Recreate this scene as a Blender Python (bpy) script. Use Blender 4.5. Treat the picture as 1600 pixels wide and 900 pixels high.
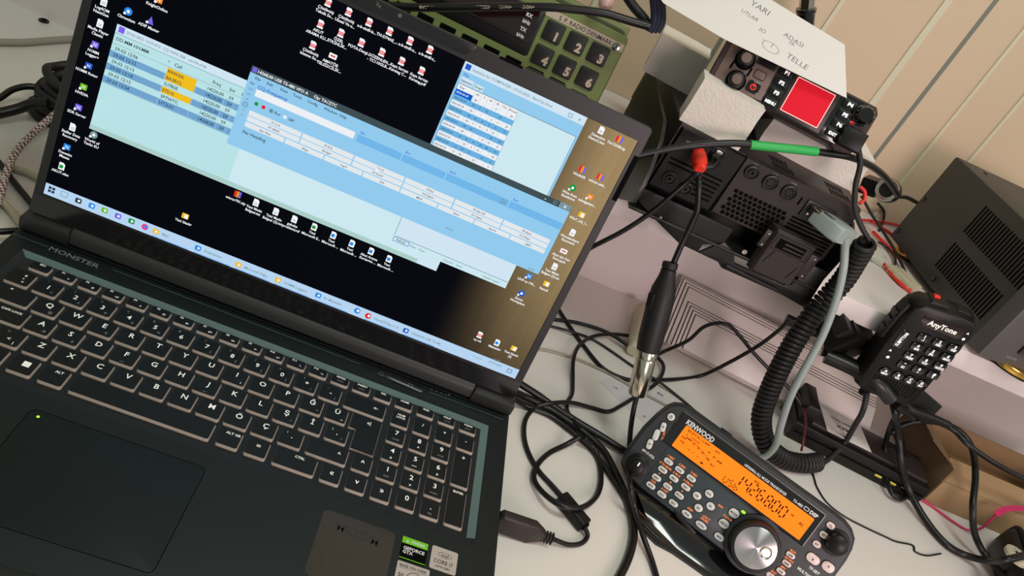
import bpy, bmesh, math, random
from mathutils import Matrix, Vector
random.seed(4)
sc = bpy.context.scene
for o in list(bpy.data.objects): bpy.data.objects.remove(o)
MM = 0.001
# ---------------------------------------------------------------- camera (26 mm phone lens, rolled by hand)
FOC = 1272.03
CAM = Vector((220.8, -462.7, 455.5))
RC = Matrix(((0.90803436, 0.05919592, 0.414692), (0.37741917, -0.54510727, -0.74860727), (0.18173712, 0.83627383, -0.5173178)))
cd = bpy.data.cameras.new('camera'); cam = bpy.data.objects.new('camera', cd); sc.collection.objects.link(cam)
cd.sensor_width = 36; cd.lens = 36 * FOC / 1600; cd.clip_start = 0.01; cd.clip_end = 50
mw = Matrix((RC[0], -RC[1], -RC[2])).transposed().to_4x4(); mw.translation = CAM * MM
cam.matrix_world = mw; sc.camera = cam
sc.view_settings.view_transform = 'Standard'; sc.view_settings.look = 'None'; sc.view_settings.exposure = 0.0
sc.view_settings.gamma = 1.0; sc.view_settings.use_curve_mapping = False
# ---------------------------------------------------------------- world and lamps
w = bpy.data.worlds.new('room_light'); sc.world = w; w.use_nodes = True
w.node_tree.nodes['Background'].inputs[0].default_value = (0.80, 0.88, 0.82, 1); w.node_tree.nodes['Background'].inputs[1].default_value = 0.36
def area(name, loc, tgt, size, power, col, size_y=None):
    l = bpy.data.lights.new(name, 'AREA'); l.energy = power; l.color = col; l.size = size
    if size_y: l.shape = 'RECTANGLE'; l.size_y = size_y
    o = bpy.data.objects.new(name, l); sc.collection.objects.link(o); o.location = Vector(loc)
    o.rotation_euler = (Vector(tgt) - Vector(loc)).to_track_quat('-Z', 'Y').to_euler(); return o
area('ceiling_lamp', (0.55, -0.30, 1.45), (0.6, 0.05, 0), 0.5, 7.4, (0.94, 1.0, 0.92), 0.3)
area('warm_side_light', (2.1, -0.95, 1.25), (0.8, 0.3, 0.2), 0.9, 9.5, (1.0, 0.83, 0.74))  # added warm light from the right, with no window behind it
lo = area('under_shelf_fill', (0.82, -0.95, 0.45), (0.62, 0.36, 0.05), 0.4, 1.15, (1.0, 0.76, 0.80)); lo.data.spread = math.radians(70)  # added pinkish fill aimed under the shelf; no window there
# ---------------------------------------------------------------- geometry helpers, all lengths in millimetres
def ray(px, py):
    return (RC.transposed() @ Vector(((px - 800) / FOC, (py - 450) / FOC, 1))).normalized()
def plane_pt(px, py, n, d):
    r = ray(px, py); return CAM + r * ((d - CAM.dot(n)) / r.dot(n))
def atz(px, py, z=0.0): return plane_pt(px, py, Vector((0, 0, 1)), z)
def aty(px, py, y): return plane_pt(px, py, Vector((0, 1, 0)), y)
def frame(az, tilt, roll=0):
    a, t, r = math.radians(az), math.radians(tilt), math.radians(roll)
    X = Vector((math.cos(a), math.sin(a), 0)); B = Vector((-math.sin(a), math.cos(a), 0))
    V = math.cos(t) * Vector((0, 0, 1)) + math.sin(t) * B
    X2 = math.cos(r) * X + math.sin(r) * V; V2 = -math.sin(r) * X + math.cos(r) * V
    return X2, V2, X2.cross(V2)
def fmat(O, X, V, N):
    m = Matrix((X, V, N)).transposed().to_4x4(); m.translation = Vector(O); return m
def axis_mat(P, Q, hint=Vector((0, 0, 1))):
    z = (Vector(Q) - Vector(P)).normalized()
    if abs(z.dot(hint)) > 0.95: hint = Vector((1, 0, 0))
    x = hint.cross(z).normalized(); y = z.cross(x)
    return fmat(P, x, y, z)
# ---------------------------------------------------------------- materials
def lin(c):
    return tuple(((v / 255) / 12.92 if v / 255 <= 0.04045 else (((v / 255) + 0.055) / 1.055) ** 2.4) for v in c) + (1,)
MATS = {}
def mat(name, rgb, rough=0.5, metal=0.0, emit=0.0, bump=0.0, bscale=800, spec=0.5, coat=0.0, alpha=None, var=0.0, vscale=30, trans=0.0, sss=0.0):
    m = bpy.data.materials.new(name); m.use_nodes = True; nt = m.node_tree; b = nt.nodes['Principled BSDF']
    c = lin(rgb); b.inputs['Base Color'].default_value = c; b.inputs['Roughness'].default_value = rough
    b.inputs['Metallic'].default_value = metal; b.inputs['Specular IOR Level'].default_value = spec
    b.inputs['Coat Weight'].default_value = coat; b.inputs['Coat Roughness'].default_value = 0.08
    b.inputs['Transmission Weight'].default_value = trans
    if sss: b.inputs['Subsurface Weight'].default_value = sss; b.inputs['Subsurface Scale'].default_value = 0.004
    if emit: b.inputs['Emission Color'].default_value = c; b.inputs['Emission Strength'].default_value = emit
    tc = nt.nodes.new('ShaderNodeTexCoord')
    if var:
        n = nt.nodes.new('ShaderNodeTexNoise'); n.inputs['Scale'].default_value = vscale; n.inputs['Detail'].default_value = 5
        nt.links.new(tc.outputs['Object'], n.inputs['Vector'])
        mx = nt.nodes.new('ShaderNodeMix'); mx.data_type = 'RGBA'
        mx.inputs['A'].default_value = tuple(v * (1 - var) for v in c[:3]) + (1,); mx.inputs['B'].default_value = tuple(min(1, v * (1 + var)) for v in c[:3]) + (1,)
        nt.links.new(n.outputs['Fac'], mx.inputs['Factor']); nt.links.new(mx.outputs['Result'], b.inputs['Base Color'])
    if bump:
        n = nt.nodes.new('ShaderNodeTexNoise'); n.inputs['Scale'].default_value = bscale; n.inputs['Detail'].default_value = 3
        nt.links.new(tc.outputs['Object'], n.inputs['Vector'])
        bp = nt.nodes.new('ShaderNodeBump'); bp.inputs['Strength'].default_value = bump; bp.inputs['Distance'].default_value = 0.0006
        nt.links.new(n.outputs['Fac'], bp.inputs['Height']); nt.links.new(bp.outputs['Normal'], b.inputs['Normal'])
    MATS[name] = m; return m
mat('desk_white', (222, 217, 208), 0.32, var=0.03, vscale=6)
mat('board_white', (226, 216, 212), 0.4, var=0.02, vscale=8)
mat('edge_white', (235, 226, 218), 0.45)
mat('wall_paint', (212, 188, 158), 0.5, var=0.03, vscale=3)
mat('groove_dark', (120, 125, 112), 0.6)
mat('painted_step_shade', (84, 74, 74), 0.7)
mat('groove_light', (214, 208, 180), 0.5)
mat('floor_tile', (120, 112, 104), 0.5, var=0.1)
mat('laptop_dark', (19, 26, 26), 0.48, spec=0.35, bump=0.05, bscale=2500)
mat('laptop_deck', (34, 44, 42), 0.38)
mat('trim_teal', (92, 112, 108), 0.35)
mat('trim_teal_line', (70, 104, 88), 0.4)
mat('bezel', (36, 34, 33), 0.45)
mat('bezel_gloss', (20, 19, 20), 0.12, coat=0.5)
mat('hinge_grey', (40, 41, 40), 0.45)
mat('key_top', (17, 21, 22), 0.5, spec=0.3, bump=0.04, bscale=3000)
mat('key_side', (166, 150, 138), 0.45, sss=0.2)
mat('key_print', (228, 226, 216), 0.5, emit=0.35)
mat('key_print_dim', (130, 130, 124), 0.5)
mat('well', (18, 21, 22), 0.5)
mat('touchpad', (18, 25, 26), 0.5, spec=0.3)
mat('logo_grey', (112, 116, 112), 0.4)
mat('black_plastic', (15, 14, 14), 0.42, spec=0.3, bump=0.08, bscale=1500)
mat('black_brown', (47, 39, 38), 0.38, spec=0.4, bump=0.05, bscale=1500)
mat('black_gloss', (10, 10, 11), 0.1, coat=0.6)
mat('black_deep', (5, 5, 5), 0.8, spec=0.08)
mat('black_metal', (24, 24, 23), 0.35, spec=0.4, bump=0.06, bscale=900)
mat('cable_black', (16, 15, 15), 0.36, spec=0.4)
mat('cable_matte', (27, 25, 25), 0.6)
mat('coil_rubber', (24, 22, 22), 0.5, spec=0.35)
mat('cable_grey', (146, 158, 152), 0.45)
mat('cable_clear', (190, 180, 150), 0.3)
mat('cable_beige', (148, 142, 128), 0.5)
mat('ken_panel', (42, 45, 46), 0.4, bump=0.03, bscale=2000)
mat('ken_panel_teal', (47, 57, 59), 0.38)
mat('ken_button', (206, 206, 198), 0.4)
mat('ken_pink', (222, 202, 192), 0.4)
mat('orange_print', (240, 130, 60), 0.5, emit=0.35)
mat('white_print', (220, 220, 214), 0.5)
mat('white_lit', (235, 235, 232), 0.5, emit=0.6)
mat('dark_print', (30, 30, 32), 0.5)
mat('ink', (70, 70, 95), 0.6)
mat('lcd_orange', (244, 112, 14), 0.6, emit=0.8, spec=0.15)
mat('lcd_dark', (40, 16, 4), 0.7, spec=0.1)
mat('led_green', (150, 255, 40), 0.3, emit=1.3)
mat('any_body', (60, 44, 42), 0.4, bump=0.04, bscale=1800)
mat('any_silver', (112, 92, 84), 0.4)
mat('screen_red', (184, 14, 34), 0.5, emit=0.72, spec=0.2)
mat('screen_rim', (255, 190, 180), 0.3, emit=0.9)
mat('icon_red', (255, 40, 36), 0.3, emit=1.0)
mat('green_paint', (118, 132, 74), 0.45, bump=0.04, bscale=900)
mat('green_dark', (66, 78, 46), 0.5)
mat('label_beige', (196, 180, 158), 0.5)
mat('display_maroon', (34, 8, 12), 0.12, coat=0.4)
mat('steel', (180, 176, 168), 0.25, metal=1.0)
mat('nickel', (205, 196, 178), 0.16, metal=1.0)
mat('gold', (214, 170, 84), 0.2, metal=1.0)
mat('foam', (226, 218, 206), 0.9, bump=0.9, bscale=420, var=0.03, vscale=200)
mat('paper', (226, 221, 214), 0.7)
mat('paper_grey', (206, 198, 200), 0.7)
mat('psu_paint', (52, 52, 48), 0.5, bump=0.12, bscale=1600)
mat('psu_front', (80, 75, 73), 0.5, bump=0.05, bscale=1600)
mat('red_plastic', (236, 50, 28), 0.35)
mat('red_wire', (214, 30, 26), 0.4)
mat('dark_red_wire', (96, 26, 30), 0.4)
mat('pink_ribbon', (198, 44, 96), 0.5)
mat('green_tape', (40, 170, 78), 0.45)
mat('molex', (226, 222, 206), 0.35, trans=0.15)
mat('cardboard', (158, 128, 92), 0.75, var=0.08, vscale=60)
mat('cardboard_dark', (120, 94, 66), 0.8, var=0.08, vscale=60)
mat('cream', (196, 188, 160), 0.5)
mat('navy', (24, 26, 48), 0.8, bump=0.5, bscale=900)
mat('yellow', (200, 190, 70), 0.5)
mat('sticker_silver', (196, 186, 178), 0.35, metal=0.3)
mat('sticker_green', (112, 196, 30), 0.4)
mat('sticker_film', (38, 36, 35), 0.14, coat=0.3)
mat('pink_skin', (214, 170, 160), 0.4)
def emis(name, rgb, k=1.0):
    m = bpy.data.materials.new(name); m.use_nodes = True; b = m.node_tree.nodes['Principled BSDF']
    b.inputs['Base Color'].default_value = (0.002, 0.002, 0.003, 1); b.inputs['Roughness'].default_value = 0.35; b.inputs['Specular IOR Level'].default_value = 0.04; b.inputs['IOR'].default_value = 1.06
    b.inputs['Emission Color'].default_value = lin(rgb); b.inputs['Emission Strength'].default_value = k; MATS[name] = m; return m
for n_, c_ in dict(e_white=(236, 240, 244), e_text=(40, 60, 70), e_grey=(120, 150, 160), e_cyan=(184, 226, 230), e_pale=(205, 232, 240), e_row=(112, 164, 206),
                   e_yel=(240, 190, 30), e_title=(208, 228, 242), e_bar=(62, 78, 82), e_body=(146, 202, 238), e_field=(112, 182, 232), e_btn=(226, 232, 236), e_blue=(36, 90, 200),
                   e_sel=(0, 92, 205), e_task=(182, 212, 240), e_red=(226, 38, 44), e_green=(20, 150, 60), e_lime=(110, 190, 30), e_purple=(120, 100, 230), e_or=(240, 140, 40),
                   e_sky=(40, 140, 230), e_lab=(245, 246, 248), e_pink=(225, 70, 150), e_strip=(172, 206, 200), e_table=(108, 178, 226), e_line=(100, 130, 150)).items():
    emis(n_, c_)
def brushed(name):
    m = mat(name, (200, 196, 196), 0.28, metal=1.0); nt = m.node_tree; b = nt.nodes['Principled BSDF']
    b.inputs['Anisotropic'].default_value = 0.9; b.inputs['Anisotropic Rotation'].default_value = 0.25; t = nt.nodes.new('ShaderNodeTangent'); t.direction_type = 'RADIAL'; t.axis = 'Z'
    nt.links.new(t.outputs['Tangent'], b.inputs['Tangent'])
brushed('spun_aluminium')
def braid(name):
    m = mat(name, (210, 196, 190), 0.7); nt = m.node_tree; b = nt.nodes['Principled BSDF']
    tc = nt.nodes.new('ShaderNodeTexCoord'); c = nt.nodes.new('ShaderNodeTexChecker'); c.inputs['Scale'].default_value = 420
    c.inputs['Color1'].default_value = lin((224, 214, 208)); c.inputs['Color2'].default_value = lin((120, 70, 70))
    nt.links.new(tc.outputs['Object'], c.inputs['Vector']); nt.links.new(c.outputs['Color'], b.inputs['Base Color'])
braid('braid_white')
def screen_ground(name):
    # emissive screen ground: near black, turning streaked brown towards its right end
    m = emis(name, (0, 0, 0)); nt = m.node_tree; b = nt.nodes['Principled BSDF']; L = nt.links.new
    tc = nt.nodes.new('ShaderNodeTexCoord'); s = nt.nodes.new('ShaderNodeSeparateXYZ'); L(tc.outputs['Object'], s.inputs[0])
    def mr(src, a, b_, c, d):
        n = nt.nodes.new('ShaderNodeMapRange'); n.interpolation_type = 'SMOOTHSTEP'
        for i, v in enumerate((a, b_, c, d)): n.inputs[i + 1].default_value = v
        L(src, n.inputs[0]); return n.outputs[0]
    fx = mr(s.outputs['X'], .300, .378, 0, 1); fy = mr(s.outputs['Y'], -.05, .16, .12, 1)
    mp = nt.nodes.new('ShaderNodeMapping'); mp.inputs['Scale'].default_value = (160, 14, 1); L(tc.outputs['Object'], mp.inputs[0])
    nz = nt.nodes.new('ShaderNodeTexNoise'); nz.inputs['Scale'].default_value = 1.0; L(mp.outputs[0], nz.inputs['Vector'])
    mu = nt.nodes.new('ShaderNodeMath'); mu.operation = 'MULTIPLY'; L(fx, mu.inputs[0]); L(fy, mu.inputs[1])
    nr = mr(nz.outputs['Fac'], .2, .8, .92, 1.06)
    mu2 = nt.nodes.new('ShaderNodeMath'); mu2.operation = 'MULTIPLY'; L(mu.outputs[0], mu2.inputs[0]); L(nr, mu2.inputs[1])
    mx = nt.nodes.new('ShaderNodeMix'); mx.data_type = 'RGBA'; mx.inputs['A'].default_value = lin((5, 6, 12)); mx.inputs['B'].default_value = lin((160, 136, 96))
    L(mu2.outputs[0], mx.inputs['Factor']); L(mx.outputs['Result'], b.inputs['Emission Color'])
screen_ground('e_ground')
# ---------------------------------------------------------------- lettering
_tc = {}
def text_mesh(s, bold):
    k = (s, bold)
    if k not in _tc:
        c = bpy.data.curves.new('t', 'FONT'); c.body = s; c.size = 1.0; c.offset = bold; c.resolution_u = 2; c.align_x = 'LEFT'
        o = bpy.data.objects.new('t', c); me = o.to_mesh()
        vs = [(v.co.x, v.co.y) for v in me.vertices]; fs = [tuple(p.vertices) for p in me.polygons]
        o.to_mesh_clear(); bpy.data.objects.remove(o); bpy.data.curves.remove(c)
        _tc[k] = (vs, fs)
    return _tc[k]
# ---------------------------------------------------------------- mesh builder
def rr(cx, cy, w, h, r, n=4, rot=0):
    r = min(r, w / 2 - 1e-3, h / 2 - 1e-3); pts = []
    for (sx, sy, a0) in ((1, 1, 0), (-1, 1, 90), (-1, -1, 180), (1, -1, 270)):
        for i in range(n + 1):
            a = math.radians(a0 + 90 * i / n); pts.append((sx * (w / 2 - r) + r * math.cos(a), sy * (h / 2 - r) + r * math.sin(a)))
    c, s = math.cos(math.radians(rot)), math.sin(math.radians(rot))
    return [(cx + x * c - y * s, cy + x * s + y * c) for x, y in pts]
def circ(cx, cy, r, n=24, ry=None, rot=0):
    ry = r if ry is None else ry; c0, s0 = math.cos(math.radians(rot)), math.sin(math.radians(rot)); out = []
    for i in range(n):
        x, y = r * math.cos(2 * math.pi * i / n), ry * math.sin(2 * math.pi * i / n); out.append((cx + x * c0 - y * s0, cy + x * s0 + y * c0))
    return out
def inset(pts, d):
    n = len(pts); out = []
    ar = sum(pts[i][0] * pts[(i + 1) % n][1] - pts[(i + 1) % n][0] * pts[i][1] for i in range(n)); sg = 1 if ar > 0 else -1
    for i in range(n):
        p, q, r_ = Vector(pts[i - 1]), Vector(pts[i]), Vector(pts[(i + 1) % n])
        a, b = (q - p), (r_ - q)
        if a.length < 1e-9 or b.length < 1e-9: out.append(tuple(q)); continue
        a.normalize(); b.normalize(); na, nb = Vector((-a.y, a.x)) * sg, Vector((-b.y, b.x)) * sg
        m = na + nb
        m = na if m.length < 1e-6 else m / max(m.length_squared / 2, 0.35)
        out.append((q.x + m.x * d, q.y + m.y * d))
    return out
def smooth_path(pts, per=8):
    P = [Vector(p) for p in pts]
    if len(P) < 3: return P
    P = [P[0] * 2 - P[1]] + P + [P[-1] * 2 - P[-2]]; out = []
    for i in range(1, len(P) - 2):
        p0, p1, p2, p3 = P[i - 1:i + 3]
        for j in range(per):
            t = j / per
            out.append(0.5 * ((2 * p1) + (p2 - p0) * t + (2 * p0 - 5 * p1 + 4 * p2 - p3) * t * t + (3 * p1 - p0 - 3 * p2 + p3) * t ** 3))
    out.append(P[-2]); return out
class MB:
    def __init__(s): s.v = []; s.f = []; s.m = []; s.names = []; s.M = None
    def mi(s, m):
        if m not in s.names: s.names.append(m)
        return s.names.index(m)
    def add(s, vs, fs, m):
        b = len(s.v); k = s.mi(m)
        for p in vs:
            p = Vector(p); s.v.append(s.M @ p if s.M else p)
        for f in fs: s.f.append([b + i for i in f]); s.m.append(k)
    def loft(s, rings, m, cap0=True, cap1=True, mcap=None, closed=True):
        n = len(rings[0]); vs = [p for r in rings for p in r]; fs = []
        for i in range(len(rings) - 1):
            for j in range(n if closed else n - 1):
                a, b = i * n + j, i * n + (j + 1) % n; fs.append((a, b, b + n, a + n))
        s.add(vs, fs, m)
        if cap0: s.add(rings[0], [tuple(range(n))], m)
        if cap1: s.add(rings[-1], [tuple(range(n))], mcap or m)
    def prism(s, pts, z0, z1, m, bev=0, mcap=None):
        if bev:
            i1 = inset(pts, bev * .3); i2 = inset(pts, bev)
            s.loft([[(x, y, z0) for x, y in pts], [(x, y, z1 - bev) for x, y in pts], [(x, y, z1 - bev * .3) for x, y in i1], [(x, y, z1) for x, y in i2]], m, mcap=mcap)
        else: s.loft([[(x, y, z0) for x, y in pts], [(x, y, z1) for x, y in pts]], m, mcap=mcap)
    def box(s, x0, x1, y0, y1, z0, z1, m, bev=0, r=0):
        pts = rr((x0 + x1) / 2, (y0 + y1) / 2, x1 - x0, y1 - y0, r, 3) if r else [(x0, y0), (x1, y0), (x1, y1), (x0, y1)]
        if bev:
            i1 = inset(pts, bev * .3); i2 = inset(pts, bev); R = lambda q, z: [(x, y, z) for x, y in q]
            s.loft([R(i2, z0), R(i1, z0 + bev * .3), R(pts, z0 + bev), R(pts, z1 - bev), R(i1, z1 - bev * .3), R(i2, z1)], m)
        else: s.prism(pts, z0, z1, m)
    def flat(s, pts, z, m): s.add([(x, y, z) for x, y in pts], [tuple(range(len(pts)))], m)
    def rect(s, x0, x1, y0, y1, z, m): s.flat([(x0, y0), (x1, y0), (x1, y1), (x0, y1)], z, m)
    def line(s, a, b, wd, z, m):
        a, b = Vector(a), Vector(b); d = (b - a).normalized(); n = Vector((-d.y, d.x)) * wd / 2
        s.flat([tuple(a + n), tuple(a - n), tuple(b - n), tuple(b + n)], z, m)
    def ring(s, outer, inner, z, m):
        n = len(outer); s.add([(x, y, z) for x, y in outer] + [(x, y, z) for x, y in inner], [(i, (i + 1) % n, n + (i + 1) % n, n + i) for i in range(n)], m)
    def lathe(s, prof, m, cx=0, cy=0, n=32, cap0=True, cap1=True):
        s.loft([[(cx + r * math.cos(2 * math.pi * i / n), cy + r * math.sin(2 * math.pi * i / n), z) for i in range(n)] for r, z in prof], m, cap0, cap1)
    def tube(s, pts, r, m, n=10, per=8, raw=False, taper=None):
        P = [Vector(p) for p in pts] if raw else smooth_path(pts, per)
        rings = []; t = (P[1] - P[0]).normalized(); u = t.orthogonal().normalized()
        for i, p in enumerate(P):
            t2 = (P[min(i + 1, len(P) - 1)] - P[max(i - 1, 0)]); t2 = t2.normalized() if t2.length > 1e-9 else t
            u = (u - t2 * u.dot(t2)); u = u.normalized() if u.length > 1e-6 else t2.orthogonal().normalized(); b = t2.cross(u); t = t2
            rad = r if taper is None else r * taper(i / (len(P) - 1))
            rings.append([p + (u * math.cos(2 * math.pi * k / n) + b * math.sin(2 * math.pi * k / n)) * rad for k in range(n)])
        s.loft(rings, m)
    def ribbon(s, pts, wd, th, m, up=Vector((0, 0, 1)), per=8):
        P = smooth_path(pts, per); rings = []
        for i, p in enumerate(P):
            t = (P[min(i + 1, len(P) - 1)] - P[max(i - 1, 0)]).normalized(); sd = t.cross(up).normalized(); nn = sd.cross(t)
            rings.append([p + sd * wd / 2 + nn * th / 2, p - sd * wd / 2 + nn * th / 2, p - sd * wd / 2 - nn * th / 2, p + sd * wd / 2 - nn * th / 2])
        s.loft(rings, m)
    def text(s, t, x, y, size, m, z=0, align='c', rot=0, bold=0.012, va='m', sx=1.0):
        vs, fs = text_mesh(t, bold)
        if not vs: return
        x0, x1 = min(v[0] for v in vs), max(v[0] for v in vs); oy = 0.36 if va == 'm' else 0
        ox = (x0 + x1) / 2 if align == 'c' else (x0 if align == 'l' else x1); c, sn = math.cos(math.radians(rot)), math.sin(math.radians(rot)); out = []
        for a, b in vs:
            a, b = (a - ox) * size * sx, (b - oy) * size; out.append((x + a * c - b * sn, y + a * sn + b * c, z))
        s.add(out, fs, m)
    def build(s, name, parent=None, smooth=38, label=None):
        me = bpy.data.meshes.new(name); bm = bmesh.new(); vv = [bm.verts.new(p * MM) for p in s.v]
        for f, k in zip(s.f, s.m):
            try: fc = bm.faces.new([vv[i] for i in f]); fc.material_index = k; fc.smooth = True
            except ValueError: pass
        bmesh.ops.remove_doubles(bm, verts=bm.verts, dist=1e-7)
        bmesh.ops.recalc_face_normals(bm, faces=bm.faces)
        lim = math.radians(smooth)
        for e in bm.edges:
            if len(e.link_faces) != 2 or e.calc_face_angle(0) > lim or e.link_faces[0].material_index != e.link_faces[1].material_index: e.smooth = False
        bm.to_mesh(me); bm.free()
        for n in s.names: me.materials.append(MATS[n])
        o = bpy.data.objects.new(name, me); sc.collection.objects.link(o)
        if parent: o.parent = parent
        if label: o['label'] = label
        return o
def thing(name, label, cat, M=None, group=None):
    o = bpy.data.objects.new(name, None); sc.collection.objects.link(o); o.empty_display_size = 0.02
    M = M.copy() if M else Matrix.Identity(4); M.translation = M.translation * MM; o.matrix_world = M
    o['label'] = label; o['category'] = cat
    if group: o['group'] = group
    return o
def tag(o, label, cat, group=None):
    o['label'] = label; o['category'] = cat
    if group: o['group'] = group
    return o
def struct(o): o['kind'] = 'structure'; return o
def local(M, px, py, n=0.0):
    # where the sight line meets the plane at height n above the face of a thing with frame M (its own millimetres)
    N = M.to_3x3() @ Vector((0, 0, 1)); P = plane_pt(px, py, N, (M.translation + N * n).dot(N)); q = M.inverted() @ P
    return q.x, q.y
def W(spec):
    out = []
    for s_ in spec:
        out.append(atz(s_[0], s_[1], s_[3]) if s_[2] == 'z' else aty(s_[0], s_[1], s_[3]) if s_[2] == 'y' else Vector(s_[3]))
    return out
def cable(name, label, spec, r, m='cable_black', cat='cable', group=None, per=8, n=10):
    b = MB(); b.tube(W(spec), r, m, n=n, per=per); return tag(b.build(name), label, cat, group)
# ================================================================ the room
b = MB(); b.box(-1800, 2600, -1600, 505, -760, -740, 'floor_tile'); struct(b.build('floor'))
b = MB(); b.box(-1800, 2600, 505, 560, -760, 1700, 'wall_paint')
for gx, gw, gm in ((604, 5, 'groove_light'), (709, 8, 'groove_light'), (756, 5, 'groove_dark'), (806, 4, 'groove_light'), (862, 4, 'groove_light'), (1006, 5, 'groove_dark'), (506, 5, 'groove_dark'),
                   (354, 6, 'groove_light'), (256, 5, 'groove_dark'), (104, 6, 'groove_light'), (6, 5, 'groove_dark'), (959, 8, 'groove_light')):
    b.box(gx - gw / 2, gx + gw / 2, 503.2 if gm == 'groove_light' else 504.4, 506, -740, 1700, gm, bev=.6)
struct(b.build('wall_back'))
# ---------------------------------------------------------------- desk with its raised shelf
T = Matrix.Translation((500, 80, -740)); Ti = T.inverted()
desk = thing('desk', 'white desk under the laptop, carrying a raised shelf along the wall', 'desk', T)
b = MB(); b.M = Ti; b.box(-620, 1700, -420, 480, -25, 0, 'desk_white', bev=1); b.build('desk_top', desk)
for lx, ly in ((-580, -380), (1660, -380), (-580, 440), (1660, 440)):
    b = MB(); b.M = Ti; b.box(lx - 25, lx + 25, ly - 25, ly + 25, -740, -25, 'edge_white', bev=1); b.build('leg', desk)
b = MB(); b.M = Ti @ fmat((464, 359.5, 0), *[Vector(v) for v in ((math.cos(.022), math.sin(.022), 0), (-math.sin(.022), math.cos(.022), 0), (0, 0, 1))])
b.box(-230, 1200, 0, 16, 0, 150, 'board_white'); b.build('back_panel', desk)
b = MB(); b.M = Ti; b.box(220, 1700, 220, 504, 150, 172, 'board_white', bev=.6)
b.build('shelf', desk)
b = MB(); b.M = Ti; b.box(220, 236, 222, 470, 0, 150, 'board_white'); b.build('side_panel', desk)
b = MB(); b.M = Ti @ Matrix.Rotation(math.radians(-3.4), 4, 'Z'); b.M = Ti @ Matrix.Translation((-202, 422, 0)) @ Matrix.Rotation(math.radians(-3.4), 4, 'Z')
b.box(-400, 412, 0, 16, 0, 130, 'board_white'); b.build('rear_board', desk)
b = MB(); b.M = Ti; p = atz(71.5, 31, 0.5); b.M = Ti @ Matrix.Translation((p.x, p.y - 4, 0)); b.lathe([(2.5, .2), (2.5, 1.5), (5, 1.5), (5.4, .2)], 'black_plastic', n=24); b.lathe([(0.1, 1.2), (2.6, 1.2)], 'board_white'); b.build('cable_grommet', desk)

# ================================================================ laptop
T = Matrix.Translation((181, -70, 0)); Ti = T.inverted()
lap = thing('laptop', 'open black laptop with white lettered keys and many windows on its lit screen', 'laptop', T)
X0, X1, Y0, Y1 = -19.5, 382.5, -206, 56
b = MB(); b.M = Ti
R3 = lambda q, z: [(x, y, z) for x, y in q]
out = rr((X0 + X1) / 2, (Y0 + Y1) / 2, X1 - X0, Y1 - Y0, 5, 3)
def rectn(x0, x1, y0, y1, n=16):
    # rectangle sampled to the same count as out, corner by corner
    q = [(x1, y1), (x0, y1), (x0, y0), (x1, y0)]; return [c for c in q for _ in range(4)]
b.loft([R3(inset(out, 6), 3), R3(out, 9), R3(out, 22.6), R3(inset(out, .5), 23.7), R3(inset(out, 1.4), 24)], 'laptop_dark', cap1=False)
b.loft([R3(inset(out, 1.4), 24), R3(rectn(-5, 365, -94.5, 25.5), 24)], 'laptop_dark', cap0=False, cap1=False)
b.loft([R3(rectn(-5, 365, -94.5, 25.5), 24), R3(rectn(0, 359.5, -89.5, 20.7), 21.6)], 'well', cap0=False, mcap='well')
# rear deck strip and cheeks beside the hinge
b.box(-19, 16.5, 45, 58, 24, 37, 'hinge_grey', bev=2.5); b.box(345.5, 382, 45, 58, 24, 37, 'hinge_grey', bev=2.5)
for fx in (20, 340):
    for fy in (-185, 35): b.box(fx - 12, fx + 12, fy - 5, fy + 5, 0, 5, 'black_plastic', bev=1)
b.build('base', lap)
b = MB(); b.M = Ti
b.add([(-5, 25.6, 24.1), (365.2, 25.6, 24.1), (359.6, 20.8, 21.8), (0, 20.8, 21.8)], [(0, 1, 2, 3)], 'trim_teal')
b.add([(365.2, 25.6, 24.1), (365.2, -88, 24.1), (359.6, -88, 21.8), (359.6, 20.8, 21.8)], [(0, 1, 2, 3)], 'trim_teal')
b.build('keyboard_trim', lap, label='teal grey bevelled strip around the keyboard')
b = MB(); b.M = Ti
b.line((54, 39.8), (252, 40), .5, 24.06, 'trim_teal_line'); b.line((311, 38.4), (377, 39), .5, 24.06, 'trim_teal_line'); b.line((-19, 37.5), (7, 37.5), .5, 24.06, 'trim_teal_line')
b.box(-15, 377, 43.8, 45.2, 24, 24.15, 'black_deep')
b.build('deck_groove', lap)
b = MB(); b.M = Ti; b.text('MONSTER', 8.5, 37.2, 6.6, 'logo_grey', 24.08, 'l', va='m', bold=.02, sx=1.22); b.build('brand_lettering', lap, label='grey brand lettering behind the keyboard')
b = MB(); b.M = Ti; b.prism([(256, 41.5), (262, 35.2), (277, 34.6), (281, 32.4), (304, 32.4), (309, 38.6), (303, 41.5)], 24, 24.5, 'bezel_gloss', bev=.2)
b.ring(circ(270, 37.2, 1.9), circ(270, 37.2, 1.5), 24.55, 'logo_grey'); b.ring(rr(295, 37, 4, 3.4, .6), rr(295, 37, 3.2, 2.6, .5), 24.55, 'logo_grey')
b.build('power_button_bar', lap)
b = MB(); b.M = Ti
for px, py, m_ in ((701.8, 616.3, 'white_lit'),): p = atz(px, py, 24.1); b.flat(circ(p.x, p.y, .7, 10), 24.12, m_)
for i in range(4): b.flat(circ(313 + i * 4.2, 42.2, .5, 10), 24.1, 'logo_grey')
b.build('status_light', lap)
# touchpad
b = MB(); b.M = Ti; q = rr(127.7, -146, 108.2, 79.5, 4, 4)
b.prism(q, 23.2, 24.12, 'touchpad', bev=.15); b.ring([(x, y) for x, y in inset(q, -.5)], q, 24.03, 'black_deep')
p = atz(59.5, 651, 24.2); b.flat(circ(p.x, p.y, .9, 12), 24.16, 'led_green'); b.build('touchpad', lap)
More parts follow.
